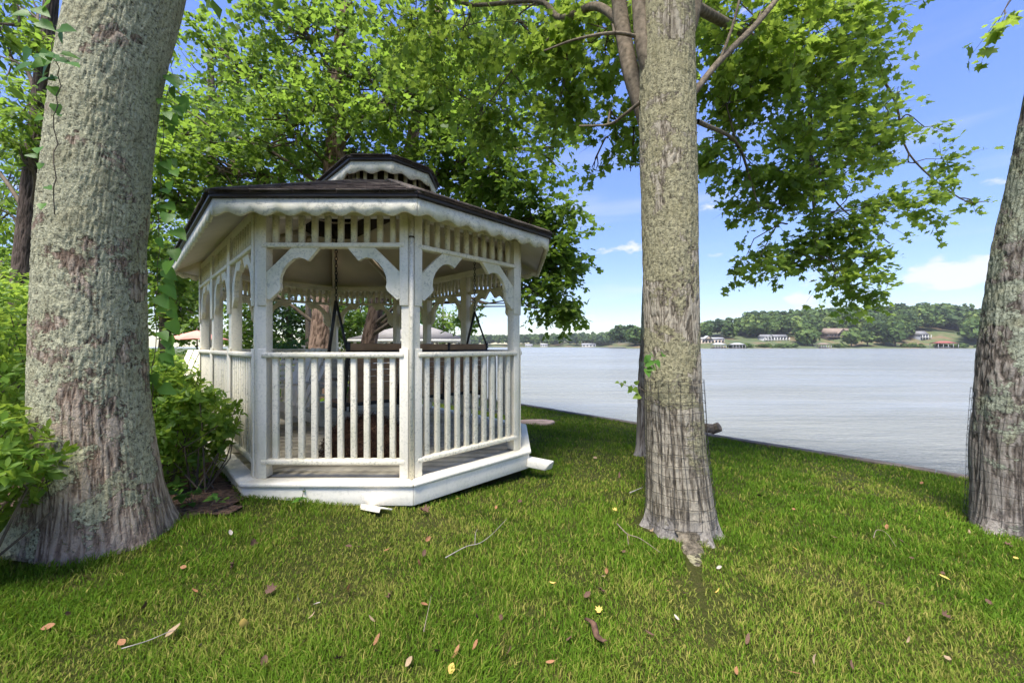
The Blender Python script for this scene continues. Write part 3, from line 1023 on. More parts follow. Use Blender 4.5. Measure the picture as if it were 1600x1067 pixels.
def build_straw():
    """bristly heap of pine straw on the deck"""
    n = 5200
    c = np.array([-1.38, 3.72, DECK])
    th = RNG.random(n) * 2 * math.pi; u = RNG.random(n)
    ph = np.arccos(u)
    nrm = np.stack([np.sin(ph) * np.cos(th), np.sin(ph) * np.sin(th), np.cos(ph)], -1)
    R = np.array([0.43, 0.33, 0.36]) * (0.82 + 0.18 * RNG.random(n))[:, None]
    base = c + nrm * R * np.array([1, 1, 1]) + np.array([0, 0, 0.004])
    tang = np.cross(nrm, RNG.normal(size=(n, 3))); tang /= np.linalg.norm(tang, axis=1)[:, None] + 1e-9
    d = tang * 0.9 + nrm * RNG.uniform(0, 0.5, n)[:, None]
    ln = RNG.uniform(0.06, 0.16, n)[:, None]; w = RNG.uniform(0.0016, 0.0036, n)[:, None]
    s = np.cross(d, nrm); s /= np.linalg.norm(s, axis=1)[:, None] + 1e-9
    mid = base + d * ln * .5 + nrm * 0.008; tip = base + d * ln - nrm * 0.02
    tip[:, 2] = np.maximum(tip[:, 2], DECK + 0.006); mid[:, 2] = np.maximum(mid[:, 2], DECK + 0.006)
    V = np.stack([base - s * w, base + s * w, mid + s * w, mid - s * w, tip], 1).reshape(-1, 3)
    k = np.arange(n)[:, None] * 5
    q = k + np.array([[0, 1, 2, 3]]); t = k + np.array([[3, 2, 4]])
    root = empty('pine_straw_heap', c, 'dark brown bristly heap of pine straw on the gazebo floor', 'straw heap')
    me = mesh_np('straw', V, [q, t], False, {'rnd': np.repeat(RNG.random(n) ** 1.6, 5)})
    tag(put('straw', me, root, None, M['straw']), kind='stuff')
    core = []
    nu, nv = 28, 10
    for j in range(nv + 1):
        p = j / nv * math.pi / 2
        for i in range(nu):
            a = i / nu * 2 * math.pi
            k2 = 0.92 + 0.08 * math.sin(3 * a + 5 * p)
            core.append((c[0] + .40 * k2 * math.cos(p) * math.cos(a), c[1] + .30 * k2 * math.cos(p) * math.sin(a), DECK + .004 + .33 * k2 * math.sin(p)))
    q = [[j * nu + i, j * nu + (i + 1) % nu, (j + 1) * nu + (i + 1) % nu, (j + 1) * nu + i] for j in range(nv) for i in range(nu)]
    put('heap_core', mesh_np('heap_core', core, [q], True), root, None, M['mulch'])


build_straw()


def build_offcuts():
    # two white gutter-like boards sticking out on the grass
    p = gp(586, 800)
    mb = MB()
    mb.hexa([(-.06, -.13, 0), (.05, -.16, 0), (.06, .14, 0), (-.05, .15, 0)], [(-.06, -.13, .014), (.05, -.16, .014), (.06, .14, .014), (-.05, .15, .014)])
    mb.hexa([(-.074, -.10, -.035), (-.062, -.13, -.035), (-.052, .15, -.035), (-.066, .15, -.035)], [(-.074, -.10, .012), (-.062, -.13, .012), (-.052, .15, .012), (-.066, .15, .012)])
    o = mb.put('board_offcut', M['paint_rail'], None, Matrix.Translation(p + Vector((0.01, 0.0, 0.032))) @ Matrix.Rotation(math.radians(58), 4, 'Z') @ Matrix.Rotation(math.radians(-6), 4, 'X') @ Matrix.Rotation(math.radians(24), 4, 'Y') @ Matrix.Scale(.78, 4), bevel=0.003)
    tag(o, 'short white board with rusty marks lying in the grass before the gazebo', 'board')
    q = PO[2] + Vector((0.10, -0.02))
    mb = MB()
    mb.hexa([(-.12, -.05, -.042), (.06, -.05, -.042), (.12, .05, -.042), (-.12, .05, -.042)], [(-.12, -.05, .042), (.11, -.05, .042), (.13, .05, .042), (-.12, .05, .042)])
    o = mb.put('downspout_end', M['paint_clean'], None, Matrix.Translation((q.x + 0.10, q.y - 0.03, DECK - 0.125)) @ Matrix.Rotation(math.radians(-14), 4, 'Z') @ Matrix.Rotation(math.radians(7), 4, 'Y'), bevel=0.008)
    tag(o, 'white square drain pipe end sticking out at the gazebo corner towards the lake', 'drain pipe')


build_offcuts()
# ------------------------------------------------------------------ trees
def catmull(P, n):
    P = np.asarray(P, float)
    Q = np.vstack([2 * P[0] - P[1], P, 2 * P[-1] - P[-2]])
    out = []
    for i in range(1, len(Q) - 2):
        t = np.linspace(0, 1, n, endpoint=False)[:, None]
        a, b, c, d = Q[i - 1], Q[i], Q[i + 1], Q[i + 2]
        out.append(0.5 * (2 * b + (c - a) * t + (2 * a - 5 * b + 4 * c - d) * t ** 2 + (3 * b - a - 3 * c + d) * t ** 3))
    out.append(P[-1:])
    return np.concatenate(out)


def trunk_mesh(name, spine, nseg, dz, hd, flare=(), h0=0.25, amp=0.012, ft=9.0, fz=2.2, seed=0, lump=0.04):
    """rings up a spine of (x, y, z, r); flare: (angle, size, width) lobes that spread at the base; ridged bark as real relief."""
    S = catmull(spine, 12)
    zb, zt = S[0, 2], S[-1, 2]
    zs = np.concatenate([np.arange(zb, min(zb + hd, zt), dz), np.arange(min(zb + hd, zt), zt, 0.12), [zt]])
    zs = np.unique(zs)
    X = np.interp(zs, S[:, 2], S[:, 0]); Y = np.interp(zs, S[:, 2], S[:, 1]); R = np.interp(zs, S[:, 2], S[:, 3])
    th = np.arange(nseg) * 2 * math.pi / nseg
    H = (zs - zb)[:, None] + 0 * th[None]
    T = th[None] + 0 * H
    ct, sn = np.cos(T), np.sin(T)
    rr = R[:, None] + 0 * T
    P = np.stack([ct * 1.3, sn * 1.3, H * 0.8], -1).reshape(-1, 3)
    rr = rr * (1 + lump * (2 * fbm(P, 3, seed + 3).reshape(T.shape) - 1) * 2)
    for (a, s, w) in flare:
        dth = (T - a + math.pi) % (2 * math.pi) - math.pi
        rr = rr + s * np.exp(-(dth / w) ** 2) * np.exp(-np.maximum(H - 0.02, 0) / h0)
    wob = fbm(np.stack([ct * 2.2, sn * 2.2, H * 2.0], -1).reshape(-1, 3), 3, seed + 9).reshape(T.shape) * 1.1
    sm = np.clip((H - 0.3) / 1.2, 0, 1)
    HZ = H * fz + fz * 1.6 * (1.2 * (sm ** 3 - 0.5 * sm ** 4) + np.maximum(H - 1.5, 0))
    P = np.stack([ct * ft * 0.5 + wob, sn * ft * 0.5 + wob, HZ], -1).reshape(-1, 3)
    n = fbm(P, 4, seed).reshape(T.shape)
    ridge = np.abs(2 * n - 1); ridge = np.clip(ridge * 3.2, 0, 1) ** 0.7
    n2 = fbm(P * np.array([2.6, 2.6, 3.5]), 3, seed + 5).reshape(T.shape)
    rel = ridge * 0.75 + n2 * 0.45
    rr = rr + amp * (rel - 0.6)
    V = np.stack([X[:, None] + rr * ct, Y[:, None] + rr * sn, zs[:, None] + 0 * T], -1).reshape(-1, 3)
    m = len(zs)
    i = np.arange(m - 1)[:, None] * nseg; j = np.arange(nseg)[None]; j2 = (j + 1) % nseg
    q = np.stack([i + j, i + j2, i + nseg + j2, i + nseg + j], -1).reshape(-1, 4)
    return mesh_np(name, V, [q], True, {'ridge': np.clip(rel, 0, 1).ravel(), 'height': H.ravel()})


def tmpl(pts, centre, fold=0.12, curl=0.10):
    """leaf outline (x, y) about a centre, folded along the midrib and curled at the tip"""
    P = [centre] + pts
    V = np.array([(x, y, fold * abs(x) * 1.4 - curl * y * y) for x, y in P])
    n = len(pts)
    T = np.array([(0, 1 + i, 1 + (i + 1) % n) for i in range(n)])
    return V, T


_r = [(0.0, 0.0), (0.30, -0.06), (0.22, 0.16), (0.56, 0.30), (0.40, 0.40), (0.50, 0.68), (0.20, 0.62), (0.0, 1.0)]
MAPLE = tmpl(_r + [(-x, y) for x, y in _r[1:-1]][::-1], (0.0, 0.32))
_r = [(0.0, 0.0), (0.38, 0.10), (0.22, 0.42), (0.36, 0.66), (0.0, 1.0)]
MAPLE6 = tmpl(_r + [(-x, y) for x, y in _r[1:-1]][::-1], (0.0, 0.4))
OVAL = tmpl([(0.0, 0.0), (0.17, 0.3), (0.18, 0.62), (0.0, 1.0), (-0.18, 0.62), (-0.17, 0.3)], (0.0, 0.5))
HEART = tmpl([(0.0, 0.0), (0.30, -0.02), (0.40, 0.28), (0.22, 0.65), (0.0, 1.0), (-0.22, 0.65), (-0.40, 0.28), (-0.30, -0.02)], (0.0, 0.35))
DIAM = (np.array([(0, 0, 0), (.34, .45, .07), (0, 1, -.05), (-.34, .45, .07)], float), np.array([(0, 1, 2), (0, 2, 3)]))


def unit(A):
    return A / (np.linalg.norm(A, axis=-1, keepdims=True) + 1e-9)


def leaf_verts(C, F, Nm, S, tm):
    """instances of a leaf template at C, pointing F, upper side Nm, size S"""
    F = unit(F); Rt = unit(np.cross(F, Nm)); Nn = np.cross(Rt, F)
    v, t = tm
    V = C[:, None] + S[:, None, None] * (v[None, :, 0:1] * Rt[:, None] + v[None, :, 1:2] * F[:, None] + v[None, :, 2:3] * Nn[:, None])
    T = (np.arange(len(C))[:, None, None] * len(v) + t[None])
    return V.reshape(-1, 3), T.reshape(-1, 3), len(v)


class Foliage:
    def __init__(s, seed):
        s.rng = np.random.default_rng(seed)
        s.V = []; s.T = []; s.R = []; s.n = 0
        s.wood = MB()

    def add(s, C, F, Nm, S, tm, rnd):
        V, T, k = leaf_verts(C, F, Nm, S, tm)
        s.V.append(V); s.T.append(T + s.n); s.R.append(np.repeat(rnd, k)); s.n += len(V)

    def blob(s, c, r, nleaf, tm, size, per=14, twig=0.45, droop=0.25, frm=None, limb=0.03, clump=0.35, stems=True, shell=0.45, tone=0.0):
        """a mass of leafy twigs round c; a limb reaches it from frm, forks and carries the twigs"""
        rng = s.rng
        c = np.asarray(c, float); r = np.asarray(r, float)
        nt = max(3, int(nleaf / per)); ns = max(2, nt // 7)
        d = unit(rng.normal(size=(ns, 3)))
        sub = c + d * r * (rng.random((ns, 1)) ** shell)
        if frm is not None:
            frm = np.asarray(frm, float)
            mid = (frm + c) / 2 + np.array([0, 0, 0.12]) * np.linalg.norm(c - frm) + rng.normal(size=3) * 0.05
            path = catmull([frm, mid, c], 5)
            s.wood.tube(path, np.linspace(limb, limb * 0.45, len(path)), 6, False)
        if stems:
            for p in sub:
                st = c + (p - c) * 0.0 if frm is None else path[rng.integers(len(path) // 2, len(path))]
                m = (st + p) / 2 + rng.normal(size=3) * 0.10 * np.linalg.norm(p - st)
                s.wood.tube(np.array([st, m, p]), [limb * 0.38 + 0.003, limb * 0.25 + 0.003, 0.003], 4, False)
        k = rng.integers(0, ns, nt)
        out = unit((sub[k] - c) / (r + 1e-6) + rng.normal(size=(nt, 3)) * 0.25)
        hd = unit(out * 0.7 + rng.normal(size=(nt, 3)) * 0.7 * np.array([1, 1, 0.5]) + np.array([0, 0, -droop]))
        st = sub[k] + rng.normal(size=(nt, 3)) * r * clump * 0.45
        L = twig * rng.uniform(0.6, 1.3, nt)
        if stems:
            en = st + hd * L[:, None]
            sd = unit(np.cross(hd, np.array([0.1, 0.2, 1.0]))) * 0.0028; up = unit(np.cross(sd, hd)) * 0.0028
            V = np.stack([st - sd, st + sd, st + up, en - sd * .4, en + sd * .4, en + up * .4], 1).reshape(-1, 3)
            b = np.arange(nt)[:, None] * 6
            q = np.concatenate([b + np.array([[0, 1, 4, 3]]), b + np.array([[1, 2, 5, 4]]), b + np.array([[2, 0, 3, 5]])])
            s.wood.add(V, [q])
        t = rng.random((nt, per)) * 1.05
        base = st[:, None] + hd[:, None] * (L[:, None] * t)[..., None]
        side = unit(np.cross(hd, np.array([0.05, 0.1, 1.0])))
        sg = np.where(np.arange(per) % 2 == 0, 1.0, -1.0)[None, :, None]
        F = hd[:, None] * 0.55 + side[:, None] * sg * 0.8 + rng.normal(size=(nt, per, 3)) * 0.45 + np.array([0, 0, -0.28])
        C = base + unit(F) * size * 0.35 + rng.normal(size=(nt, per, 3)) * 0.02
        Nm = np.array([0, 0, 1.0]) + rng.normal(size=(nt, per, 3)) * 0.55
        S = size * rng.uniform(0.45, 1.38, (nt, per))
        # colour varies from twig to twig more than from leaf to leaf
        tw = np.clip(0.45 + 0.20 * rng.normal(size=(nt, 1)) + tone, 0, 1)
        R = np.clip(tw + 0.17 * rng.normal(size=(nt, per)), 0, 1)
        s.add(C.reshape(-1, 3), F.reshape(-1, 3), Nm.reshape(-1, 3), S.ravel(), tm, R.ravel())

    def put(s, parent, mat, woodmat, crown='crown', wood='branches'):
        me = mesh_np(crown, np.concatenate(s.V), [np.concatenate(s.T)], False, {'rnd': np.concatenate(s.R)})
        put(crown, me, parent, None, mat)
        if s.wood.n:
            s.wood.put(wood, woodmat, parent, smooth=True)


def pb(px, py, Y, rx, rz, ry=None):
    """centre and radii of a foliage mass seen at (px, py), Y metres away"""
    return at(px, py, Y), (rx / FPX * Y, (ry if ry else 0.8 * (rx + rz) / 2 / FPX * Y), rz / FPX * Y)


def rows(tab, D):
    """spine of (x, y, z, r) from rows of (row, left column, right column) of the photograph"""
    out = []
    for py, l, r in sorted(tab, reverse=True):
        x, y, rad = edges(l, r, D)
        out.append((x, y, CAMZ + (HY - py) / FPX * y, rad))
    return out


def build_oak():
    g = gp(150, 872)
    D = math.hypot(g.x, g.y) + .30
    sp = rows([(880, 30, 262), (800, 37, 256), (700, 42, 243), (600, 42, 233), (400, 49, 228), (340, 54, 232), (225, 67, 240), (112, 84, 255), (0, 108, 282), (-90, 118, 304)], D)
    x, y = sp[0][0], sp[0][1]
    b = float(gz(x, y)) - 0.10
    sp[0] = (x, y, b, sp[0][3])
    tx, ty = sp[-1][0], sp[-1][1]
    sp += [(tx + .1, ty + .05, 3.6, .30), (tx + .2, ty + .2, 4.8, .26), (tx + .25, ty + .4, 6.5, .2), (tx + .25, ty + .5, 9.0, .08)]
    cx = lambda px: tx + .2
    root = empty('oak_tree', (x, y, b), 'huge oak trunk covered in pale green lichen beside the gazebo', 'tree')
    me = trunk_mesh('trunk', sp, 340, 0.0095, 3.25, [(-2.55, .30, .40), (-1.2, .06, .5), (-0.25, .07, .4), (2.4, .2, .5), (0.9, .12, .5)], 0.16, 0.009, 30.0, 5.0, 1, 0.012)
    put('trunk', me, root, None, M['bark_oak'])
    f = Foliage(21)
    top = (cx(255), y + .3, 5.2)  # crown carried on above the frame, out of view, added to shade the lawn
    for (c, r, n) in [((-3.9, 3.2, 6.6), (1.7, 1.7, 1.0), 900), ((-1.6, 1.3, 6.8), (1.7, 1.7, 1.0), 700), ((-2.8, -0.2, 6.2), (1.6, 1.6, .9), 600),
                      ((-2.2, 3.6, 8.6), (2.0, 2.0, 1.1), 1700), ((-4.6, 1.0, 7.4), (1.7, 1.7, 1.0), 1300), ((-0.3, 3.0, 7.4), (1.6, 1.6, .9), 1400)]:
        f.blob(c, r, int(n * .62), DIAM, 0.17, 12, 0.7, 0.15, top, 0.10, 0.5)
    # small leafy shoots by the trunk, in the frame
    f.blob(*pb(30, 40, 2.8, 60, 60), 240, OVAL, 0.085, 10, 0.3, 0.3, None, 0.02)
    f.put(root, M['backleaf'], M['branch'])
    return x, y


def build_maple():
    g = gp(1062, 842); x, y = g.x, g.y + 0.17
    b = float(gz(x, y)) - 0.08
    root = empty('maple_tree', (x, y, b), 'maple trunk with wire mesh round its foot standing in the middle of the lawn', 'tree')
    zz = lambda py: CAMZ + (HY - py) / FPX * (y - 0.1)
    cx = lambda px: (px - CX) / FPX * y
    sp = [(cx(1061), y, b, .222), (cx(1061), y, zz(800), .217), (cx(1055), y, zz(700), .196), (cx(1051), y, zz(600), .185), (cx(1048), y, zz(450), .180), (cx(1045), y, zz(300), .183), (cx(1042), y, zz(150), .186), (cx(1042), y, zz(0), .178),
          (cx(1045), y, zz(-150), .165), (cx(1040), y + .1, 4.6, .14), (cx(1040), y + .3, 6.5, .10), (cx(1030), y + .3, 8.6, .05)]
    me = trunk_mesh('trunk', sp, 250, 0.0095, 3.4, [(-1.22, .17, .20), (-1.9, .06, .18), (-2.45, .10, .2), (3.1, .14, .2), (-0.45, .12, .22), (.2, .08, .2), (1.4, .1, .5)], 0.085, 0.011, 21.0, 3.6, 31, 0.02)
    put('trunk', me, root, None, M['bark_maple'])
    # surface root running towards the camera
    e0, e1, e2, e3 = gp(1078, 850), gp(1082, 866), gp(1087, 882), gp(1092, 898)
    pts = catmull([(x + .05, y - .12, b + .17), e0 + Vector((0, 0, .012)), e1 + Vector((0, 0, -.006)), e2 + Vector((0, 0, -.018)), e3 + Vector((0, 0, -.04))], 10)
    V, q, _ = tube_np(pts, np.interp(np.arange(len(pts)), [0, 10, 20, 30, 40], [.10, .075, .055, .035, .015]), 48)
    n = fbm(V * np.array([26, 26, 26]), 4, 3); ctr = np.repeat(pts, 48, 0)
    lump = fbm(V * np.array([9, 9, 9]), 3, 13)
    V = ctr + (V - ctr) * (0.2 + 0.8 * n + 0.85 * lump)[:, None] * np.array([1, 1, .5])
    put('surface_root', mesh_np('surface_root', V, [q], True, {'ridge': n * .8, 'height': np.full(len(V), .4)}), root, None, M['bark_maple'])
    # limbs
    lim = MB()
    def L(pts, r0, r1, k=8):
        p = catmull(pts, 6); lim.tube(p, np.linspace(r0, r1, len(p)), k, False)
    Y = y
    L([at(1030, 250, Y + .05), at(1006, 175, Y + .08), at(985, 110, Y + .12), at(972, 40, Y + .2), at(960, -60, Y + .3), at(940, -260, Y + .5)], .065, .05, 12)
    L([at(1030, 160, Y), at(1006, 80, Y - .03), at(1000, 30, Y - .02), at(994, -80, Y)], .055, .045, 12)
    L([at(1050, 130, Y), at(1072, 60, Y + .02), at(1086, 0, Y + .02), at(1100, -120, Y + .1)], .06, .045, 12)
    L([at(1082, 148, Y + .02), at(1125, 95, Y + .12), at(1180, 40, Y + .25), at(1222, -12, Y + .4), at(1300, -120, Y + .7)], .024, .02)
    L([at(1125, 95, Y + .12), at(1145, 40, Y + .1), at(1160, -20, Y + .1)], .012, .008, 6)
    L([at(1000, 160, Y), at(975, 180, Y + .1), at(950, 195, Y + .3), at(905, 197, Y + .5)], .016, .006, 6)
    L([at(1005, 60, Y), at(960, 52, Y - .1), at(900, 62, Y - .1), at(850, 80, Y)], .014, .006, 6)
    L([at(975, 40, Y + .2), at(930, 10, Y + .5), at(875, 28, Y + .9), at(840, 2, Y + 1.2), at(740, 8, Y + 1.6), at(690, -8, Y + 2)], .035, .015)
    L([at(875, 28, Y + .9), at(858, 60, Y + 1.0), at(800, 110, Y + 1.4), at(740, 200, Y + 2.)], .014, .005, 6)
    L([at(1085, 10, Y + .3), at(1180, 62, Y + 1.2), at(1222, 85, Y + 1.7), at(1262, 130, Y + 1.9), at(1266, 240, Y + 1.9), at(1272, 330, Y + 1.8)], .04, .014)
    L([at(1090, 190, Y + .5), at(1150, 222, Y + 1.2), at(1172, 280, Y + 1.5), at(1186, 325, Y + 1.6)], .02, .007, 6)
    L([at(1222, 85, Y + 1.7), at(1330, 80, Y + 2.1), at(1395, 150, Y + 2.3), at(1420, 240, Y + 2.3), at(1500, 310, Y + 2.2), at(1545, 315, Y + 2.2)], .022, .004, 6)
    L([at(1266, 240, Y + 1.9), at(1310, 320, Y + 1.9), at(1390, 380, Y + 1.9)], .014, .005, 6)
    lim.put('limbs', M['limb'], root, smooth=True)
    f = Foliage(22)
    k = dict(twig=0.36, droop=0.30)
    D = y + 1.6
    for (px, py, dy, rx, rz, n, frm) in [
            (1165, 45, 1.0, 85, 70, 900, (1180, 40, .3)), (1255, 40, 1.6, 100, 75, 1200, (1222, 85, 1.7)), (1330, 55, 2.0, 62, 65, 760, (1290, 82, 2.0)),
            (1130, 150, 1.4, 55, 60, 520, (1150, 222, 1.2)), (1215, 150, 1.6, 90, 70, 1050, (1222, 85, 1.7)), (1315, 160, 2.0, 75, 65, 900, (1262, 130, 1.9)), (1375, 170, 2.2, 38, 55, 300, (1395, 150, 2.3)),
            (1160, 240, 1.6, 65, 48, 480, (1150, 222, 1.2)), (1250, 245, 1.8, 85, 65, 950, (1266, 240, 1.9)), (1345, 250, 2.0, 70, 50, 560, (1310, 200, 2.)),
            (1215, 330, 1.8, 70, 45, 560, (1270, 300, 1.9)), (1300, 335, 1.9, 80, 50, 720, (1272, 330, 1.8)), (1385, 330, 1.9, 48, 28, 190, (1350, 350, 1.9)),
            (1190, 395, 1.7, 45, 26, 220, (1230, 350, 1.8)), (1270, 405, 1.8, 70, 38, 520, (1272, 330, 1.8)), (1350, 400, 1.9, 55, 36, 330, (1330, 340, 1.9)),
            (1310, 448, 1.8, 60, 22, 210, (1290, 400, 1.8)), (1375, 445, 1.9, 25, 12, 40, (1350, 400, 1.9)),
            (1435, 255, 2.3, 45, 22, 170, (1420, 240, 2.3)), (1480, 290, 2.2, 38, 16, 80, (1470, 295, 2.2)), (1520, 312, 2.2, 18, 6, 18, (1500, 310, 2.2)), (1440, 195, 2.3, 28, 16, 40, (1405, 190, 2.3)), (1420, 330, 2.1, 26, 12, 40, (1400, 310, 2.)),
            (940, 90, .9, 65, 75, 560, (960, 52, 0)), (955, 190, 1.1, 45, 52, 330, (950, 195, .3)), (880, 130, 1.3, 65, 75, 640, (860, 60, 1.)), (925, 262, 1.2, 20, 14, 26, (950, 215, .8)), (985, 268, 1.2, 14, 26, 40, (990, 200, .8)),
            (820, 45, 1.4, 80, 55, 650, (840, 2, 1.2)), (720, 55, 1.8, 90, 65, 760, (740, 8, 1.6)), (760, 150, 2.0, 85, 60, 620, (740, 200, 2.)), (620, 40, 2.2, 80, 55, 520, (690, -8, 2.)), (850, 220, 2.2, 50, 40, 260, (800, 110, 1.4)),
            (1045, 30, 1.5, 60, 60, 420, None), (1100, 250, 2.2, 30, 60, 200, (1150, 222, 1.2)), (1110, 60, 1.6, 50, 50, 320, None)]:
        c, r = pb(px, py, y + dy, rx, rz)
        f.blob(c, r, int(n * (1.15 if px > 1100 else 1.25)), MAPLE, 0.073, 10, 0.30, 0.30, None if frm is None else at(frm[0], frm[1], y + frm[2]), 0.010, 0.35)
    # unseen crown above the frame, leaf masses added to cast shade
    top = (cx(1042), y + .2, 5.4)
    for (c, r, n) in [((0.2, 3.2, 6.2), (1.5, 1.5, .9), 800), ((2.6, 2.6, 6.0), (1.6, 1.6, .9), 800), ((1.2, 0.6, 6.0), (1.7, 1.6, .9), 600), ((1.0, 4.6, 7.2), (1.7, 1.7, 1.0), 1500), ((3.4, 4.4, 6.6), (1.5, 1.5, .9), 1200), ((1.4, 2.6, 8.4), (1.9, 1.9, 1.1), 1500)]:
        f.blob(c, r, int(n * .4), DIAM, 0.16, 12, 0.6, 0.15, top, 0.06, 0.5)
    f.put(root, M['maple'], M['branch'])
    # sprig of large leaves low on the trunk
    return root, x, y, b


def build_right_tree():
    g = gp(1572, 838)
    D = math.hypot(g.x, g.y) + .22
    W = 152
    sp = rows([(850, 1514, 1514 + W), (810, 1515, 1515 + W), (702, 1516, 1514 + W), (637, 1521, 1519 + W), (551, 1527, 1527 + W), (462, 1538, 1536 + W), (400, 1547, 1545 + W), (306, 1566, 1566 + W), (150, 1597, 1600 + W), (0, 1630, 1636 + W)], D)
    x, y = sp[0][0], sp[0][1]
    b = float(gz(x, y)) - 0.08
    sp[0] = (x, y, b, sp[0][3])
    tx, ty = sp[-1][0], sp[-1][1]
    sp += [(tx + .3, ty + .1, 3.2, .19), (tx + .5, ty + .3, 5.0, .16), (tx + .6, ty + .4, 8.0, .07)]
    cx = lambda px: tx + .5
    root = empty('leaning_tree', (x, y, b), 'leaning brown trunk with wire mesh at the right edge of the lawn', 'tree')
    me = trunk_mesh('trunk', sp, 260, 0.0105, 3.2, [(-2.9, .13, .30), (-1.6, .06, .4), (3.0, .06, .3)], 0.12, 0.014, 17.0, 3.0, 51, 0.045)
    put('trunk', me, root, None, M['bark_grey'])
    f = Foliage(23)
    top = (cx(1790), y + .3, 5.2)  # leaf masses overhead, out of frame, put in to shade the ground
    for (c, r, n) in [((4.2, 2.6, 6.6), (1.8, 1.7, 1.0), 800), ((5.6, 3.6, 7.2), (1.8, 1.8, 1.0), 900), ((4.6, 0.8, 6.6), (1.8, 1.7, 1.0), 700)]:
        f.blob(c, r, int(n * .62), DIAM, 0.17, 12, 0.7, 0.15, top, 0.09, 0.5)
    f.blob(*pb(1570, 15, 3.2, 28, 22), 34, MAPLE, 0.085, 8, 0.25, 0.3, at(1640, -60, 3.0), 0.006)
    f.put(root, M['maple'], M['branch'])
    return x, y, b, sp


def build_hidden_tree():
    g = gp(1024, 716); x, y = g.x, g.y + .15
    b = float(gz(x, y)) - .08
    root = empty('slim_tree', (x, y, b), 'slimmer dark trunk standing just behind the mesh-wrapped maple', 'tree')
    sp = [(x, y, b, .185), (x, y, b + .4, .165), (x + .02, y, b + 1.2, .155), (x + .06, y, b + 2.2, .15), (x + .15, y, b + 4, .13), (x + .2, y + .2, b + 7, .07)]
    put('trunk', trunk_mesh('trunk', sp, 120, 0.018, 3.4, [(-2.9, .10, .3), (-1.5, .05, .5)], .12, .012, 12, 2.2, 61), root, None, M['bark_grey'])
    f = Foliage(24)
    for (c, r, n) in [((x + .2, y + .6, 5.6), (1.5, 1.5, .8), 1200), ((x + 1.2, y + .3, 6.6), (1.5, 1.5, .9), 1200), ((x - 1.0, y + .4, 6.4), (1.4, 1.4, .8), 1000)]:
        f.blob(c, r, int(n * .35), DIAM, .15, 12, .6, .15, (x + .18, y + .1, 4.6), .05, .5)
    f.put(root, M['maple'], M['branch'])


def far_trunk(root, px0, py0, px1, py1, Y, wpx, mat, top=-150, seed=70, name='trunk'):
    a, c = at(px0, py0, Y), at(px1, py1, Y)
    k = (c.x - a.x) / (c.z - a.z)
    r = wpx / 2 / FPX * Y
    zb = float(gz(a.x, Y)) - .1
    zt = at(0, top, Y).z
    zs = [zb, zb + .5, a.z, c.z, (c.z + zt) / 2, zt]
    rs = [r * 1.35, r * 1.1, r, r * .9, r * .7, r * .35]
    sp = [(a.x + (z - a.z) * k, Y, z, q) for z, q in zip(zs, rs)]
    put(name, trunk_mesh('trunk', sp, 72, .05, 7, [(-2, r * .4, .4), (-.6, r * .4, .4), (2, r * .4, .5)], .25, .03 * min(1.2, r / .25), 11, 1.6, seed), root, None, mat)
    return zb


def build_back_trees():
    def tree(name, label, tr, mat, leaf, tm, size, blobs, seed, per=12, twig=.55, stems=True):
        Y = tr[4]
        root = empty(name, (at(tr[0], tr[1], Y).x, Y, float(gz(at(tr[0], tr[1], Y).x, Y))), label, 'tree')
        far_trunk(root, *tr, mat, seed=seed)
        f = Foliage(seed)
        k = (tr[2] - tr[0]) / (tr[3] - tr[1] + 1e-6)
        for (px, py, dy, rx, rz, n) in blobs:
            c, r = pb(px, py, Y + dy, rx, rz)
            fy = min(tr[1] - 20, max(-120, py + 90))
            frm = at(tr[0] + (fy - tr[1]) * k, fy, Y)
            f.blob(c, r, int(n * 1.25), tm, size, per, twig, .25, frm, .05 * Y / 9, .4, stems)
        f.put(root, leaf, M['branch'])
    tree('sweetgum_tree', 'thick brown trunk with leafy crown seen through the gazebo beside the porch swing', (503, 545, 508, 470, 9.6, 37), M['bark_plain'], M['backleaf'], MAPLE6, .125,
         [(640, 150, -1.2, 110, 90, 2300), (560, 110, 0, 110, 90, 2000), (430, 180, -.6, 100, 85, 2200), (335, 260, -.4, 80, 75, 1500), (470, 50, 0, 110, 60, 1700), (350, 110, .2, 80, 70, 1100), (300, 390, .8, 50, 65, 800), (540, 225, .6, 110, 60, 1500), (420, 290, .8, 90, 60, 1200), (278, 315, -1, 42, 70, 900), (272, 425, -1, 38, 58, 800), (280, 210, -.5, 40, 60, 700)], 81)
    tree('redbark_tree', 'slender leaning red-brown trunk behind the gazebo whose crown hangs over the lake side', (574, 545, 590, 470, 10.6, 24), M['bark_plain'], M['backleaf'], MAPLE6, .125,
         [(740, 180, -2, 100, 80, 2100), (690, 265, -2, 80, 60, 1300), (790, 270, -2.6, 80, 65, 1600), (830, 340, -2.6, 55, 55, 1300), (866, 390, -2.6, 36, 44, 900), (868, 455, -2.8, 34, 40, 900), (838, 420, -2.6, 30, 50, 500), (620, 50, -1, 110, 70, 1500), (800, 90, -1.6, 90, 70, 1200), (740, 470, 1, 22, 40, 200), (790, 430, 0, 18, 30, 130), (865, 230, -2.6, 26, 40, 240)], 82)
    tree('dark_trunk_tree', 'dark straight trunk rising out of the shrubs at the left edge of the picture', (28, 520, 50, 300, 7.2, 26), M['bark_dark'], M['backleaf'], OVAL, .14,
         [(15, 90, .4, 60, 60, 420), (70, 250, 1.2, 40, 50, 260), (10, 330, 1.0, 45, 45, 300), (20, 440, 2, 50, 50, 600), (-60, 250, .5, 70, 100, 700), (60, 20, .8, 60, 40, 330), (100, 420, 2.5, 60, 60, 500), (60, 350, 2.5, 50, 60, 400), (60, 160, -.4, 34, 60, 380), (85, 60, -.3, 30, 60, 380), (45, 245, -.4, 26, 40, 220)], 83)


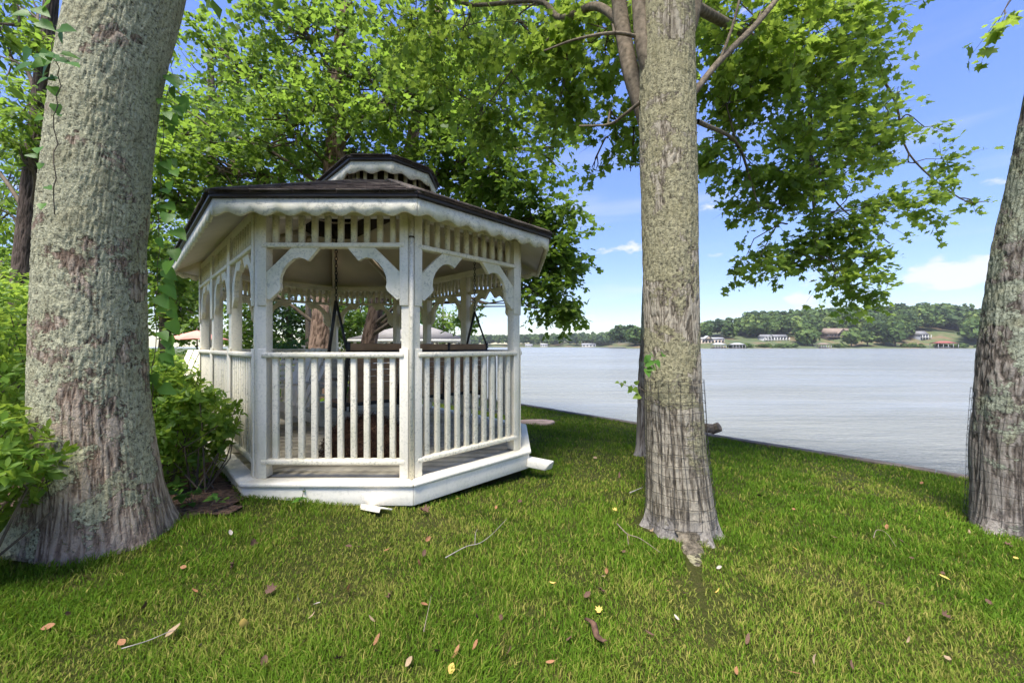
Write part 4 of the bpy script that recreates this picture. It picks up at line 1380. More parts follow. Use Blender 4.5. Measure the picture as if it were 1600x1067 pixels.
OAKP = build_oak()
maple_root, MX, MY, MBZ = build_maple()
RX, RY, RBZ, RSP = build_right_tree()
build_hidden_tree()
build_back_trees()


def build_backdrop_trees():
    """the belt of trees beyond the gazebo and to the left"""
    spec = [
        # px centre, distance, crown: centre row, half width px, half height px, leaf count, material, label
        (-150, 15, 300, 190, 260, 5200, 'backleaf', 'bright green broadleaf tree beyond the shrubs, past the left edge'),
        (60, 19, 420, 120, 140, 3600, 'backleaf', 'yellow-green tree behind the dark trunk at far left'),
        (215, 22, 300, 110, 250, 4200, 'backleaf', 'tall sunlit tree showing between the oak trunk and gazebo roof'),
        (330, 26, 430, 95, 150, 3200, 'backleaf', 'leafy tree behind the red patio umbrella'),
        (330, 17, 150, 110, 130, 2800, 'backleaf', 'airy tree crown above the left end of the gazebo roof'),
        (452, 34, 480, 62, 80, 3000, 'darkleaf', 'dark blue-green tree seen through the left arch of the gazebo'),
        (560, 42, 470, 70, 85, 2600, 'backleaf', 'pale green tree behind the grey boathouse roof, seen through the middle arch'),
        (640, 47, 485, 55, 65, 2000, 'backleaf', 'round green tree beyond the boathouse roof and the near gazebo post'),
        (692, 52, 503, 28, 42, 1200, 'backleaf', 'small pointed tree at the end of the neighbouring bank'),
        (520, 36, 505, 66, 50, 2200, 'backleaf', 'bushy tree low behind the picket fence, seen between the two trunks'),
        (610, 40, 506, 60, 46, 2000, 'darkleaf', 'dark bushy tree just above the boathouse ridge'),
        (400, 31, 500, 60, 60, 2200, 'backleaf', 'low leafy tree seen between the far-side posts of the gazebo'),
        (255, 17, 455, 75, 85, 3600, 'backleaf', 'bright leafy understorey tree between oak trunk and gazebo, behind the umbrella'),
        (110, 15, 470, 90, 80, 3000, 'backleaf', 'leafy understorey tree hidden mostly behind the oak trunk'),
        (0, 13, 470, 70, 90, 2400, 'backleaf', 'low leafy tree at the picture edge beside the dark trunk'),
        (480, 30, 250, 150, 200, 3600, 'backleaf', 'tall light green tree rising behind the gazebo cupola'),
        (-20, 30, 250, 130, 260, 3000, 'backleaf', 'tall feathery tree far behind the oak trunk'),
    ]
    for i, (px, Y, py, hx, hz, n, mt, lab) in enumerate(spec):
        c, r = pb(px, py, Y, hx, hz)
        gb = max(float(gz(c.x, Y)), WATER) if Y < 40 else WATER + .8
        root = empty('broadleaf_tree', (c.x, Y, gb), lab, 'tree')
        MB().tube(np.array([(c.x, Y, gb - .2), (c.x + .1, Y, gb + 1.5), (c.x, Y, c.z), (c.x, Y, c.z + r[2] * .7)]), [.28, .22, .15, .05], 10).put('trunk', M['branch'], root, smooth=True)
        f = Foliage(100 + i)
        size = 0.012 * Y
        size = max(.16, min(.45, size))
        k = 9
        rs = np.random.default_rng(200 + i)
        for j in range(k):
            d = unit(rs.normal(size=3)); q = d * np.array(r) * .62 * rs.random() ** .4
            cc = np.array(c) + q
            f.blob(cc, np.array(r) * rs.uniform(.36, .52), n // k, DIAM, size, 10, size * 3.2, .2, (c.x, Y, max(gb + 1, c.z - r[2] * .5)), .06, .5, j < 5, .5, rs.uniform(-.15, .2))
        f.put(root, M[mt], M['branch'])


build_backdrop_trees()


# ------------------------------------------------------------------ shrubs, vines, small plants
def shrub(name, label, blobs, seed, mat='azalea', size=.06, group=None, cat='shrub'):
    c0 = blobs[0][0]
    root = empty(name, (c0[0], c0[1], float(gz(c0[0], c0[1]))), label, cat, group)
    rng = np.random.default_rng(seed)
    f = Foliage(seed)
    for (c, r, n) in blobs:
        c = np.array(c, float); r = np.array(r, float)
        # whorls of leaves at shoot tips, mostly near the surface
        m = n // 7
        d = unit(rng.normal(size=(m, 3))); d[:, 2] = np.where(d[:, 2] < -.85, -d[:, 2], d[:, 2])
        lum = 0.8 + 0.35 * fbm(d * 2.2 + seed, 3, seed)
        P = c + d * r * (rng.random((m, 1)) ** .28) * lum[:, None]
        tip = unit(d + np.array([0, 0, .5]) + rng.normal(size=(m, 3)) * .35)
        a = np.arange(7) / 7 * 2 * math.pi
        s1 = unit(np.cross(tip, np.array([.3, .2, 1.]))); s2 = np.cross(tip, s1)
        ph = rng.random((m, 1)) * 6.28
        F = (np.cos(a + ph)[..., None] * s1[:, None] + np.sin(a + ph)[..., None] * s2[:, None]) * .9 + tip[:, None] * rng.uniform(.3, .9, (m, 7, 1)) + rng.normal(size=(m, 7, 3)) * .15
        C = P[:, None] + tip[:, None] * rng.uniform(-.03, .02, (m, 7, 1))
        Nm = tip[:, None] + rng.normal(size=(m, 7, 3)) * .25
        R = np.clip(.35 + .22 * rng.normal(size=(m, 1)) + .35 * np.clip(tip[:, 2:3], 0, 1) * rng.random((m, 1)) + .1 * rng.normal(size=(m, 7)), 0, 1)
        f.add(C.reshape(-1, 3), F.reshape(-1, 3), Nm.reshape(-1, 3), (size * rng.uniform(.6, 1.3, m * 7)), OVAL, R.ravel())
        for q in range(min(22, m // 8)):
            p = P[q]; b = np.array([c[0] + rng.normal() * r[0] * .2, c[1] + rng.normal() * r[1] * .2, float(gz(c[0], c[1]))])
            md = (p * .6 + b * .4) + rng.normal(size=3) * .06
            f.wood.tube(np.array([b, md, p]), [.007, .005, .0025], 5, False)
    f.put(root, M[mat], M['branch'], 'foliage', 'stems')


def build_shrubs():
    shrub('azalea_shrub', 'bright green azalea shrub reaching in front of the oak trunk', [((-2.62, 1.74, .58), (.50, .32, .30), 2600), ((-2.36, 1.70, .56), (.26, .2, .11), 600), ((-3.15, 2.15, .78), (.42, .4, .60), 2600), ((-3.0, 2.3, .30), (.5, .4, .30), 900)], 301, size=.058)
    shrub('azalea_shrub', 'azalea shrub growing between the oak trunk and the gazebo corner', [((-2.72, 3.05, .46), (.42, .42, .52), 4000), ((-2.40, 2.96, .56), (.30, .24, .26), 900), ((-3.25, 3.45, .50), (.50, .45, .56), 3600)], 302, size=.062)
    shrub('azalea_shrub', 'azalea shrub against the long side of the gazebo', [((-4.1, 4.15, .50), (.55, .5, .58), 2800), ((-4.7, 4.9, .48), (.55, .5, .55), 2400)], 303, size=.068)
    shrub('azalea_shrub', 'dense green shrub behind the oak trunk at far left', [((-4.4, 3.1, .72), (.75, .6, .80), 3600), ((-5.2, 3.8, .95), (.8, .7, .95), 3400)], 304, size=.072)
    shrub('azalea_shrub', 'wide pale green shrub under the dark trunk tree', [((-6.6, 5.2, .95), (1.1, .9, 1.0), 3600), ((-8.0, 6.0, 1.1), (1.2, 1.0, 1.2), 3000)], 305, size=.09)
    shrub('azalea_shrub', 'low spreading shrub beyond the far corner of the gazebo', [((-6.2, 7.6, .30), (1.2, 1.0, .62), 3000), ((-7.9, 8.6, .36), (1.3, 1.1, .7), 2600), ((-5.4, 8.8, .2), (.9, .8, .6), 1400)], 306, size=.10)
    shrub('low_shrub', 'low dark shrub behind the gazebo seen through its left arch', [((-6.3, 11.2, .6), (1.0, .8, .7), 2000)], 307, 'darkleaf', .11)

    # broad-leaved weeds at the foot of the gazebo and the oak
    for i, (px, py, n, sz, lab) in enumerate([(300, 792, 26, .055, 'leafy weed growing out of the litter between oak and gazebo corner'), (282, 775, 20, .05, 'smaller weed close to the oak trunk'), (470, 792, 12, .045, 'small weed sprouting against the white gazebo skirt'), (325, 800, 12, .045, 'weed nearest the gazebo corner at the lawn edge')]):
        p = gp(px, py)
        root = empty('weed', p, lab, 'weed')
        rng = np.random.default_rng(400 + i); f = Foliage(400 + i)
        for s in range(max(2, n // 5)):
            e = np.array(p) + np.array([rng.normal() * .07, rng.normal() * .05, rng.uniform(.05, .14)])
            f.wood.tube(np.array([np.array(p), (np.array(p) + e) / 2 + np.array([0, 0, .03]), e]), [.003, .0025, .002], 5, False)
            m = 5
            F = unit(rng.normal(size=(m, 3)) * np.array([1, 1, .3]))
            f.add(e + rng.normal(size=(m, 3)) * .012, F, np.array([0, -.2, 1.]) + rng.normal(size=(m, 3)) * .3, sz * rng.uniform(.7, 1.3, m), HEART, rng.uniform(.4, 1, m))
        f.put(root, M['vineleaf'], M['branch'], 'leaves', 'stems')


build_shrubs()


def build_vines():
    rng = np.random.default_rng(55)
    def vine(label, pts, leaves, mat='vineleaf'):
        P = catmull(pts, 6)
        root = empty('vine', P[0], label, 'vine')
        MB().tube(P + rng.normal(size=P.shape) * .006, np.linspace(.0022, .0015, len(P)), 6, False).put('stem', M['branch'], root, smooth=True)
        f = Foliage(int(rng.integers(1e6)))
        n = len(leaves)
        C = np.array([l[0] for l in leaves]); F = np.array([l[1] for l in leaves]); S = np.array([l[2] for l in leaves])
        for k in range(n):
            V, T, _ = leaf_verts(C[k:k + 1], F[k:k + 1], np.array([[0.1, -1.0, .6]]) + rng.normal(size=(1, 3)) * .3, S[k:k + 1], HEART)
            me = mesh_np('leaf', V, [T], False, {'rnd': np.full(len(V), rng.uniform(.35, 1))})
            put('leaf', me, root, None, M[mat])
    # right flank of the oak
    P = [at(238, 640, 2.38), at(242, 540, 2.36), at(246, 430, 2.36), at(250, 300, 2.36), at(258, 180, 2.36), at(272, 90, 2.38)]
    lv = []
    for k in range(46):
        t = rng.random(); py = 110 + t * 500
        px = 262 - (py - 110) / 500 * 22 + rng.uniform(-4, 22)
        lv.append((np.array(at(px, py, 2.34 + rng.uniform(-.05, .08))), np.array([rng.uniform(.0, .9), rng.uniform(-.5, .2), rng.uniform(-1, -.35)]), rng.uniform(.06, .115)))
    vine('creeper with drooping green leaves down the gazebo side of the oak trunk', P, lv)
    P = [at(84, 330, 1.80), at(84, 220, 1.78), at(92, 120, 1.76), at(80, 60, 1.74), at(70, -20, 1.74)]
    lv = []
    for k in range(20):
        py = rng.uniform(-10, 110); px = 82 + rng.uniform(-38, 22)
        lv.append((np.array(at(px, py, 1.72 + rng.uniform(-.05, .05))), np.array([rng.uniform(-.8, .8), rng.uniform(-.6, .1), rng.uniform(-.9, .1)]), rng.uniform(.05, .085)))
    for k in range(12):
        py = rng.uniform(120, 340); px = 80 + rng.uniform(-22, 10)
        lv.append((np.array(at(px, py, 1.78)), np.array([rng.uniform(-.8, .5), rng.uniform(-.6, .1), rng.uniform(-.9, .1)]), rng.uniform(.035, .06)))
    vine('vine with bright heart-shaped leaves high on the outer side of the oak trunk', P, lv)
    # shoots on the maple trunk
    y = MY - .20
    P = [at(1028, 585, y), at(1026, 575, y - .03), at(1022, 565, y - .05)]
    lv = [(np.array(at(1014 + rng.uniform(-6, 22), 556 + rng.uniform(-4, 22), y - .04)), np.array([rng.uniform(-.8, .8), -.4, rng.uniform(-.9, .3)]), rng.uniform(.045, .075)) for k in range(9)]
    vine('tuft of green and reddish leaves sprouting from the maple trunk above the wire mesh', P, lv)
    P = [at(1008, 612, MY), at(996, 604, MY), at(985, 604, MY), at(966, 597, MY)]
    lv = [(np.array(at(a, b, MY)), np.array([c, -.3, d]), s) for a, b, c, d, s in ((967, 597, -.8, -.1, .035), (972, 598, -.2, -1, .035), (978, 598, -.6, .3, .03), (984, 603, .2, -1, .05), (990, 606, .5, -.6, .05), (986, 608, -.7, -.7, .04), (1000, 618, -.9, -.25, .065), (992, 600, .5, .5, .04))]
    vine('thin shoot with a few leaves sticking out sideways from the maple trunk', P, lv, 'maple')


build_vines()


# ------------------------------------------------------------------ wire mesh round two trunks
def wire_guard(label, prof, nring, nvert, zlo, zhi, jit, seed, ang=(0, 2 * math.pi)):
    """prof(z, angle) -> point on the mesh; each wire is a part"""
    rng = np.random.default_rng(seed)
    c = prof(zlo, 0)
    root = empty('wire_guard', prof(zlo, -1.57), label, 'wire mesh')
    zs = np.linspace(zlo, zhi, nring)
    for k, z in enumerate(zs):
        a = np.linspace(ang[0], ang[1], 49)
        pts = [np.array(prof(z + jit * .35 * math.sin(3 * t + k) + .006 * rng.normal() * .4, t)) for t in a]
        MB().tube(np.array(pts), .0017, 4, False).put('ring_wire', M['wire'], root)
    for k in range(nvert):
        a = ang[0] + (ang[1] - ang[0]) * k / nvert
        pts = [np.array(prof(z, a + .03 * math.sin(z * 7 + k))) for z in np.linspace(zlo, zhi + .01, 22)]
        MB().tube(np.array(pts), .0017, 4, False).put('upright_wire', M['wire'], root)


def trunk_prof(x, y, zr, xr, rr, off):
    def f(z, a):
        r = np.interp(z, zr, rr) + off
        cx = np.interp(z, zr, xr)
        return (cx + r * math.cos(a), y + r * math.sin(a), z)
    return f


zz = lambda py, y: CAMZ + (HY - py) / FPX * (y - .1)
cxm = lambda px, y: (px - CX) / FPX * y
mp_ = trunk_prof(MX, MY, [MBZ, zz(800, MY), zz(700, MY), zz(590, MY)], [cxm(1063, MY), cxm(1062, MY), cxm(1056, MY), cxm(1052, MY)], [.255, .232, .208, .196], .0)
wire_guard('fine wire mesh wrapped round the foot of the maple trunk mid-lawn', mp_, 15, 18, MBZ + .16, zz(596, MY), .02, 5)
def rp_(z, a):
    zz_ = [s[2] for s in RSP]
    r = np.interp(z, zz_, [s[3] for s in RSP]) + .022 + .05 * math.exp(-(z - RBZ) / .12)
    return (np.interp(z, zz_, [s[0] for s in RSP]) + r * math.cos(a), np.interp(z, zz_, [s[1] for s in RSP]) + r * math.sin(a), z)


zr_ = lambda py: CAMZ + (HY - py) / FPX * RY
wire_guard('sagging wire mesh round the foot of the leaning tree', rp_, 14, 16, RBZ + .14, zr_(612), .05, 6)
ORD = 'first second third fourth fifth sixth seventh eighth ninth tenth eleventh twelfth thirteenth fourteenth fifteenth sixteenth seventeenth eighteenth nineteenth twentieth twenty-first twenty-second twenty-third twenty-fourth twenty-fifth twenty-sixth twenty-seventh twenty-eighth twenty-ninth thirtieth'.split()
# ------------------------------------------------------------------ neighbours behind the gazebo
def hip_roof(mb, x0, x1, y0, y1, z0, z1, ov=0.0, ridge=.3):
    x0 -= ov; x1 += ov; y0 -= ov; y1 += ov
    ym = (y0 + y1) / 2; w = (x1 - x0); a, b = x0 + w * ridge, x1 - w * ridge
    V = [(x0, y0, z0), (x1, y0, z0), (x1, y1, z0), (x0, y1, z0), (a, ym, z1), (b, ym, z1)]
    mb.add(V, [[[0, 1, 5, 4], [2, 3, 4, 5], [3, 2, 1, 0]], [[1, 2, 5], [3, 0, 4]]])
    return mb


def build_neighbours():
    # boathouse with grey hip roof standing over the cove
    Y = 25.0
    p0, p1 = at(542, 529, Y), at(722, 529, Y)
    e = p0.z; pk = at(0, 510, Y + 2.5).z
    root = empty('boathouse', ((p0.x + p1.x) / 2, Y + 2.5, WATER), 'boathouse with pale grey hip roof seen through the gazebo', 'boathouse')
    hip_roof(MB(), p0.x, p1.x, Y, Y + 5.5, e, pk + .1, 0, .40).put('roof', M['roofgrey'], root)
    for (a, b, c, d) in ((p0.x + .02, p1.x - .02, Y + .02, Y + .06), (p0.x + .02, p1.x - .02, Y + 5.42, Y + 5.48)):
        MB().hexa([(a, c, e - .2), (b, c, e - .2), (b, d, e - .2), (a, d, e - .2)], [(a, c, e - .004), (b, c, e - .004), (b, d, e - .004), (a, d, e - .004)]).put('fascia', M['paint_clean'], root)
    for i in range(4):
        for y in (Y + .3, Y + 5.2):
            x = p0.x + .4 + i * (p1.x - p0.x - .8) / 3
            MB().box((x, y, (WATER - .8 + e) / 2), (.14, .14, e - WATER + .8 - .01)).put('post', M['paint_clean'], root)
    # low pale roof of a shed on the bank
    Y = 30.0
    p0, p1 = at(446, 547, Y), at(478, 547, Y)
    z0 = p0.z
    root = empty('shed', ((p0.x + p1.x) / 2, Y + 1, z0 - 1.2), 'small shed with pale green roof on the bank beside the sweetgum trunk', 'shed')
    MB().box(((p0.x + p1.x) / 2, Y + 1.2, z0 - .75), (p1.x - p0.x - .3, 2.0, 1.45)).put('wall', M['paint'], root)
    hip_roof(MB(), p0.x, p1.x, Y, Y + 2.4, z0 - .02, at(0, 540, Y + 1.2).z, .05, .3).put('roof', M['roofgrey'], root)
    # picket fence at the end of the lawn
    Y = 13.0
    a, b = at(408, 545, Y).x, at(532, 545, Y).x
    gb = float(gz((a + b) / 2, Y))
    top = at(0, 546, Y).z
    root = empty('picket_fence', ((a + b) / 2, Y, gb), 'low weathered picket fence behind the gazebo', 'fence')
    for z in (top - .08, (top + gb) / 2 - .1):
        MB().box(((a + b) / 2, Y + .03, z), (b - a, .04, .07)).put('rail', M['cap'], root)
    n = int((b - a) / .115)
    pm = MB().box((0, 0, 0), (.075, .02, top - gb + .05)).mesh('picket'); pm.materials.append(M['cap'])
    for k in range(n):
        put('picket', pm, root, Matrix.Translation((a + (k + .5) * (b - a) / n, Y, (top + gb) / 2 + random.uniform(-.01, .01))))
    # red patio umbrella
    Y = 13.5
    c = at(308, 531, Y); t = at(308, 516, Y)
    R = 44 / FPX * Y
    g0 = float(gz(c.x, Y))
    root = empty('patio_umbrella', (c.x, Y, g0), 'faded red patio umbrella open behind the gazebo', 'umbrella')
    n = 8
    for k in range(n):
        a0, a1 = k / n * 2 * math.pi + .2, (k + 1) / n * 2 * math.pi + .2
        P = [Vector((c.x + R * math.cos(a), Y + R * math.sin(a), c.z)) for a in (a0, a1)]
        tp = Vector((c.x, Y, t.z))
        md = (P[0] + P[1]) / 2 * .94 + tp * .06 + Vector((0, 0, .02))
        dn = Vector((0, 0, -.012))
        V = [P[0], md, P[1], tp, P[0] + dn, md + dn, P[1] + dn, tp + dn]
        MB().add(V, [[[0, 1, 3], [1, 2, 3], [5, 4, 7], [6, 5, 7]], [[4, 5, 1, 0], [5, 6, 2, 1]]]).put('canopy_panel', M['umbrella'], root)
        MB().bar(P[0] + dn * 2, tp + dn * 3, .02, .015).put('rib', M['paint_clean'], root)
    MB().tube([(c.x, Y, g0), (c.x, Y, t.z + .08)], .022, 8).put('pole', M['darkwood'], root, smooth=True)
    MB().tube([(c.x, Y, g0 - .02), (c.x, Y, g0 + .06)], .25, 16).put('base', M['darkwood'], root)
    # white chair by the rail outside
    ch = empty('deck_chair', (-5.9, 7.1, float(gz(-5.9, 7.1))), 'white plank deck chair outside the far end of the gazebo', 'chair')
    g = float(gz(-5.9, 7.1))
    for k in range(5):
        MB().bar((-6.15 + k * .11, 7.1, g + .4), (-6.2 + k * .125, 7.5, g + 1.06), .09, .02).put('back_slat', M['paint'], ch)
        MB().bar((-6.15 + k * .11, 6.6, g + .42), (-6.15 + k * .11, 7.1, g + .38), .09, .02).put('seat_slat', M['paint'], ch)
    for x in (-6.2, -5.65):
        MB().bar((x, 6.62, g), (x, 6.62, g + .62), .05, .07).put('leg', M['paint'], ch)
        MB().bar((x, 7.35, g), (x, 7.1, g + .62), .05, .07).put('leg', M['paint'], ch)
        MB().bar((x, 6.55, g + .63), (x, 7.3, g + .63), .11, .025).put('armrest', M['paint'], ch)


build_neighbours()


# ------------------------------------------------------------------ far shore: woods, houses, boathouses
def far_tree_np(rng, h, w, pine):
    """a far tree of leaf-clump faces on overlapping lobes; base at the origin"""
    V = []; R = []
    nl = 6 if pine else 14
    n = 22
    for k in range(nl):
        if pine:
            lc = np.array([rng.normal() * w * .10, rng.normal() * w * .1, h * (.55 + .42 * k / nl)]); lr = np.array([w * .36, w * .36, h * .13]) * (1.1 - .1 * k)
        else:
            d = unit(rng.normal(size=3)); lc = np.array([0, 0, h * .56]) + d * np.array([w * .32, w * .32, h * .30]) * rng.uniform(.5, 1.1); lr = np.array([w * .24, w * .24, h * .15]) * rng.uniform(.6, 1.3)
        d = unit(rng.normal(size=(n, 3)) + np.array([0, -.25, .25]))
        c = lc + d * lr
        nm = unit(d + rng.normal(size=(n, 3)) * .45)
        s1 = unit(np.cross(nm, rng.normal(size=(n, 3)))); s2 = np.cross(nm, s1)
        s = (.075 * w * rng.uniform(.5, 1.4, n) + .25)[:, None]
        q = np.stack([c - s1 * s - s2 * s * .6, c + s1 * s * .8 - s2 * s, c + s1 * s + s2 * s * .7, c - s1 * s * .7 + s2 * s], 1)
        V.append(q.reshape(-1, 3))
        t = np.clip(.42 + .16 * rng.normal() + .14 * rng.normal(size=n), 0, 1)
        R.append(np.repeat(t, 4))
    V = np.concatenate(V); R = np.concatenate(R)
    V[:, 2] = np.maximum(V[:, 2], .3)
    return V, R


HOUSE_GAPS = [(1088, 1142), (1142, 1172), (1186, 1236), (1280, 1332), (1432, 1456), (1460, 1504)]


def build_far_woods():
    rng = np.random.default_rng(77)
    Vs = {'d': [], 'p': []}; Rs = {'d': [], 'p': []}
    def add(x, y, z, h, w, pine, tone=0):
        V, R = far_tree_np(rng, h, w, pine)
        k = 'p' if pine else 'd'
        Vs[k].append(V + np.array([x, y, z])); Rs[k].append(np.clip(R + tone, 0, 1))
    # the hill to the right
    for i in range(1000):
        x = rng.uniform(128, 640); d = rng.uniform(0, 1) ** .9 * 195 + 16
        px = CX + x / (rs_front(x) + d) * FPX
        if d < 75 and any(a - 12 < px < b + 12 for a, b in HOUSE_GAPS) and d < 72: continue
        if px < 1165:
            if d > 130: continue
            h = rng.uniform(17, 23)
        else: h = rng.uniform(18, 28)
        add(x, rs_front(x) + d, rs_h(x, d) - .5, h, h * rng.uniform(.6, .85), rng.random() < .28, rng.normal() * .12)
    # bushes along the waterline
    for i in range(420):
        x = rng.uniform(150, 620); d = rng.uniform(.5, 1) * 12 * rng.random() + 1.5
        if fbm(np.array([[x * .045, 3.3, 1.0]]), 3, 4)[0] < .47: continue
        h = rng.uniform(1.6, 5.0)
        add(x, rs_front(x) + d, rs_h(x, d) - .6, h, h * rng.uniform(1.0, 1.7), False, rng.normal() * .14)
    # the distant shore behind the gazebo and the maple
    for i in range(900):
        x = rng.uniform(-420, 420); d = rng.uniform(0, 1) ** .8 * 160 + 14
        px = CX + x / (ls_front(x) + d) * FPX
        if 955 < px < 1010 and d < 60: continue
        h = rng.uniform(17, 25)
        add(x, ls_front(x) + d, ls_h(x, d) - .5, h, h * rng.uniform(.6, .9), rng.random() < .45, rng.normal() * .12)
    for k, nm, mt, lab in (('d', 'far_woods', 'farleaf', 'broadleaf woods covering the shores across the lake'), ('p', 'far_pine_woods', 'farpine', 'dark pines scattered through the woods across the lake')):
        V = np.concatenate(Vs[k]); q = np.arange(len(V)).reshape(-1, 4)
        o = put(nm, mesh_np(nm, V, [q], False, {'rnd': np.concatenate(Rs[k])}), None, None, M[mt])
        tag(o, lab, 'woods', kind='stuff')
    # single trees in front of the woods, along the bank
    protos = []
    for i in range(6):
        V, R = far_tree_np(rng, 12, 10, False)
        me = mesh_np('crown', V, [np.arange(len(V)).reshape(-1, 4)], False, {'rnd': np.clip(R + .14 * (i % 3) - .1, 0, 1)})
        me.materials.append(M['farleaf'])
        tm_ = MB().tube([(0, 0, -.5), (0, 0, 3), (.3, 0, 7)], [.4, .3, .12], 6).mesh('trunk'); tm_.materials.append(M['branch'])
        protos.append((me, tm_))
    BANK = []
    px = 1094.0
    while px < 1620:
        w = rng.uniform(17, 32)
        c = px + w / 2
        px += w * .66
        if any(a - w * .38 < c < b + w * .38 for a, b in HOUSE_GAPS): d = None
        else: d = rng.uniform(4, 26)
        if d is None: continue
        Yd = RS_Y + d
        x = (c - CX) / FPX * Yd
        Y2 = rs_front(x) + d
        s = w / FPX * Y2 / 10 * rng.uniform(.95, 1.15)
        me, tm_ = protos[int(rng.integers(6))]
        z = rs_h(x, d)
        hs = s * rng.uniform(.75, 1.0)
        Mx = Matrix.Translation((x, Y2, z)) @ Matrix.Rotation(rng.uniform(0, 6), 4, 'Z') @ Matrix.Diagonal((s, s, hs, 1))
        root = put('bank_tree', None, None, Matrix.Translation((x, Y2, z))); root.empty_display_size = .1
        BANK.append(root)
        put('crown', me, root, Mx); put('trunk', tm_, root, Mx)
    for i, root in enumerate(BANK):
        tag(root, 'round green tree on the far bank, %s counted from the cream villa' % ORD[i], 'tree', 'trees along the far bank')


build_far_woods()

M['h_white'] = simple('house_white', (0.40, 0.40, 0.39), .7, .08, .3)
M['h_cream'] = simple('house_cream', (0.42, 0.34, 0.27), .8, .08, .3)
M['h_brown'] = simple('house_brown', (0.055, 0.042, 0.036), .8, .15, .3)
M['h_grey'] = simple('house_grey', (0.22, 0.23, 0.26), .8, .1, .3)
M['h_roof'] = simple('house_roof', (0.19, 0.145, 0.115), .9, .12, .3)
M['h_roofg'] = simple('house_roof_grey', (0.17, 0.17, 0.18), .9, .12, .3)
M['h_roofw'] = simple('roof_pale', (0.36, 0.36, 0.37), .6, .08, .3)
M['h_red'] = simple('roof_red', (0.22, 0.07, 0.06), .8, .1, .3)
M['glass'] = simple('window_glass', (0.03, 0.035, 0.045), .15, .2, .5, .5)


def house(name, label, px0, px1, base, eave, ridge, wall, roof, d=50, gables=(), storeys=2, nwin=7, front=rs_front, depth=11, Yb=None, porch=None, parts=True):
    xm = (px0 + px1) / 2
    Y = Yb or RS_Y + d
    for _ in range(3):
        x = (xm - CX) / FPX * Y; Y = front(x) + d
    k = Y / FPX
    X = lambda p: (p - CX) * k; Z = lambda p: CAMZ + (HY - p) * k
    x0, x1 = X(px0), X(px1); zb, ze, zr = Z(base), Z(eave), Z(ridge)
    root = empty(name, ((x0 + x1) / 2, Y, zb - 4), label, 'house')
    MB().box(((x0 + x1) / 2, Y + depth / 2, (zb - 5 + ze) / 2), (x1 - x0, depth, ze - zb + 5)).put('wall', wall, root)
    r = MB(); ov = .6
    V = [(x0 - ov, Y - ov, ze), (x1 + ov, Y - ov, ze), (x1 + ov, Y + depth + ov, ze), (x0 - ov, Y + depth + ov, ze), (x0 - ov, Y + depth / 2, zr), (x1 + ov, Y + depth / 2, zr)]
    r.add(V, [[[0, 1, 5, 4], [2, 3, 4, 5], [3, 2, 1, 0]], [[1, 2, 5], [3, 0, 4]]])
    ro = r.put('roof', roof, root)
    for (g0, g1, gz0, gr) in gables:
        a, b, z0, z1 = X(g0), X(g1), Z(gz0), Z(gr)
        m_ = (a + b) / 2
        MB().add([(a, Y - 1.2, z0), (b, Y - 1.2, z0), (m_, Y - 1.2, z1), (a, Y + depth / 2, z0), (b, Y + depth / 2, z0), (m_, Y + depth / 2, z1)], [[[0, 1, 2], [5, 4, 3]], [[1, 4, 5, 2], [3, 0, 2, 5], [0, 3, 4, 1]]]).put('gable', wall, root)
        MB().add([(a - .5, Y - 1.7, z0 - .2), (m_, Y - 1.7, z1 + .35), (b + .5, Y - 1.7, z0 - .2), (a - .5, Y + depth / 2, z0 - .2), (m_, Y + depth / 2, z1 + .35), (b + .5, Y + depth / 2, z0 - .2)], [[[0, 1, 4, 3], [1, 2, 5, 4]]]).put('gable_roof', roof, ro)
    hs = (ze - zb) / storeys
    for s in range(storeys):
        for w in range(nwin):
            cx_ = x0 + (w + .5) * (x1 - x0) / nwin; cz = zb + hs * (s + .52)
            ww, wh = (x1 - x0) / nwin * .5, hs * .56
            f = MB().box((cx_, Y - .03, cz), (ww + .3, .12, wh + .3)).put('window', M['h_white'], root)
            MB().box((cx_, Y - .07, cz), (ww, .14, wh)).put('pane', M['glass'], f)
    if porch:
        for w in range(porch):
            cx_ = x0 + .3 + w * (x1 - x0 - .6) / (porch - 1)
            MB().box((cx_, Y - 2.3, (zb - 2 + ze) / 2), (.45, .45, ze - zb + 2)).put('column', M['h_white'] if wall is not M['h_brown'] else M['h_brown'], root)
        MB().box(((x0 + x1) / 2, Y - 1.3, zb + hs), (x1 - x0, 2.6, .35)).put('balcony', M['h_white'] if wall is not M['h_brown'] else M['h_roof'], root)
    return root


def far_boathouse(label, px0, px1, eave, ridge, roof, out=4, front=rs_front, Yb=None):
    xm = (px0 + px1) / 2; Y = RS_Y
    for _ in range(3):
        x = (xm - CX) / FPX * Y; Y = front(x) - out
    k = Y / FPX
    x0, x1 = (px0 - CX) * k, (px1 - CX) * k
    ze, zr = CAMZ + (HY - eave) * k, CAMZ + (HY - ridge) * k
    root = empty('boathouse', ((x0 + x1) / 2, Y + 4, WATER), label, 'boathouse')
    hip_roof(MB(), x0, x1, Y, Y + 9, ze, zr, .3, .3).put('roof', roof, root)
    for i in range(5):
        for yy in (Y + .4, Y + 8.4):
            xx = x0 + .5 + i * (x1 - x0 - 1) / 4
            MB().box((xx, yy, (WATER - 1 + ze) / 2), (.35, .35, ze - WATER + .9)).put('post', M['h_white'], root)
    MB().box(((x0 + x1) / 2, Y + 4.5, WATER + .55), (x1 - x0 - .4, 8.6, .3)).put('dock', M['cap'], root)
    MB().box(((x0 + x1) / 2, Y + 5, WATER + 1.2), ((x1 - x0) * .45, 5, .9)).put('moored_boat', M['h_white'], root, bevel=.3)


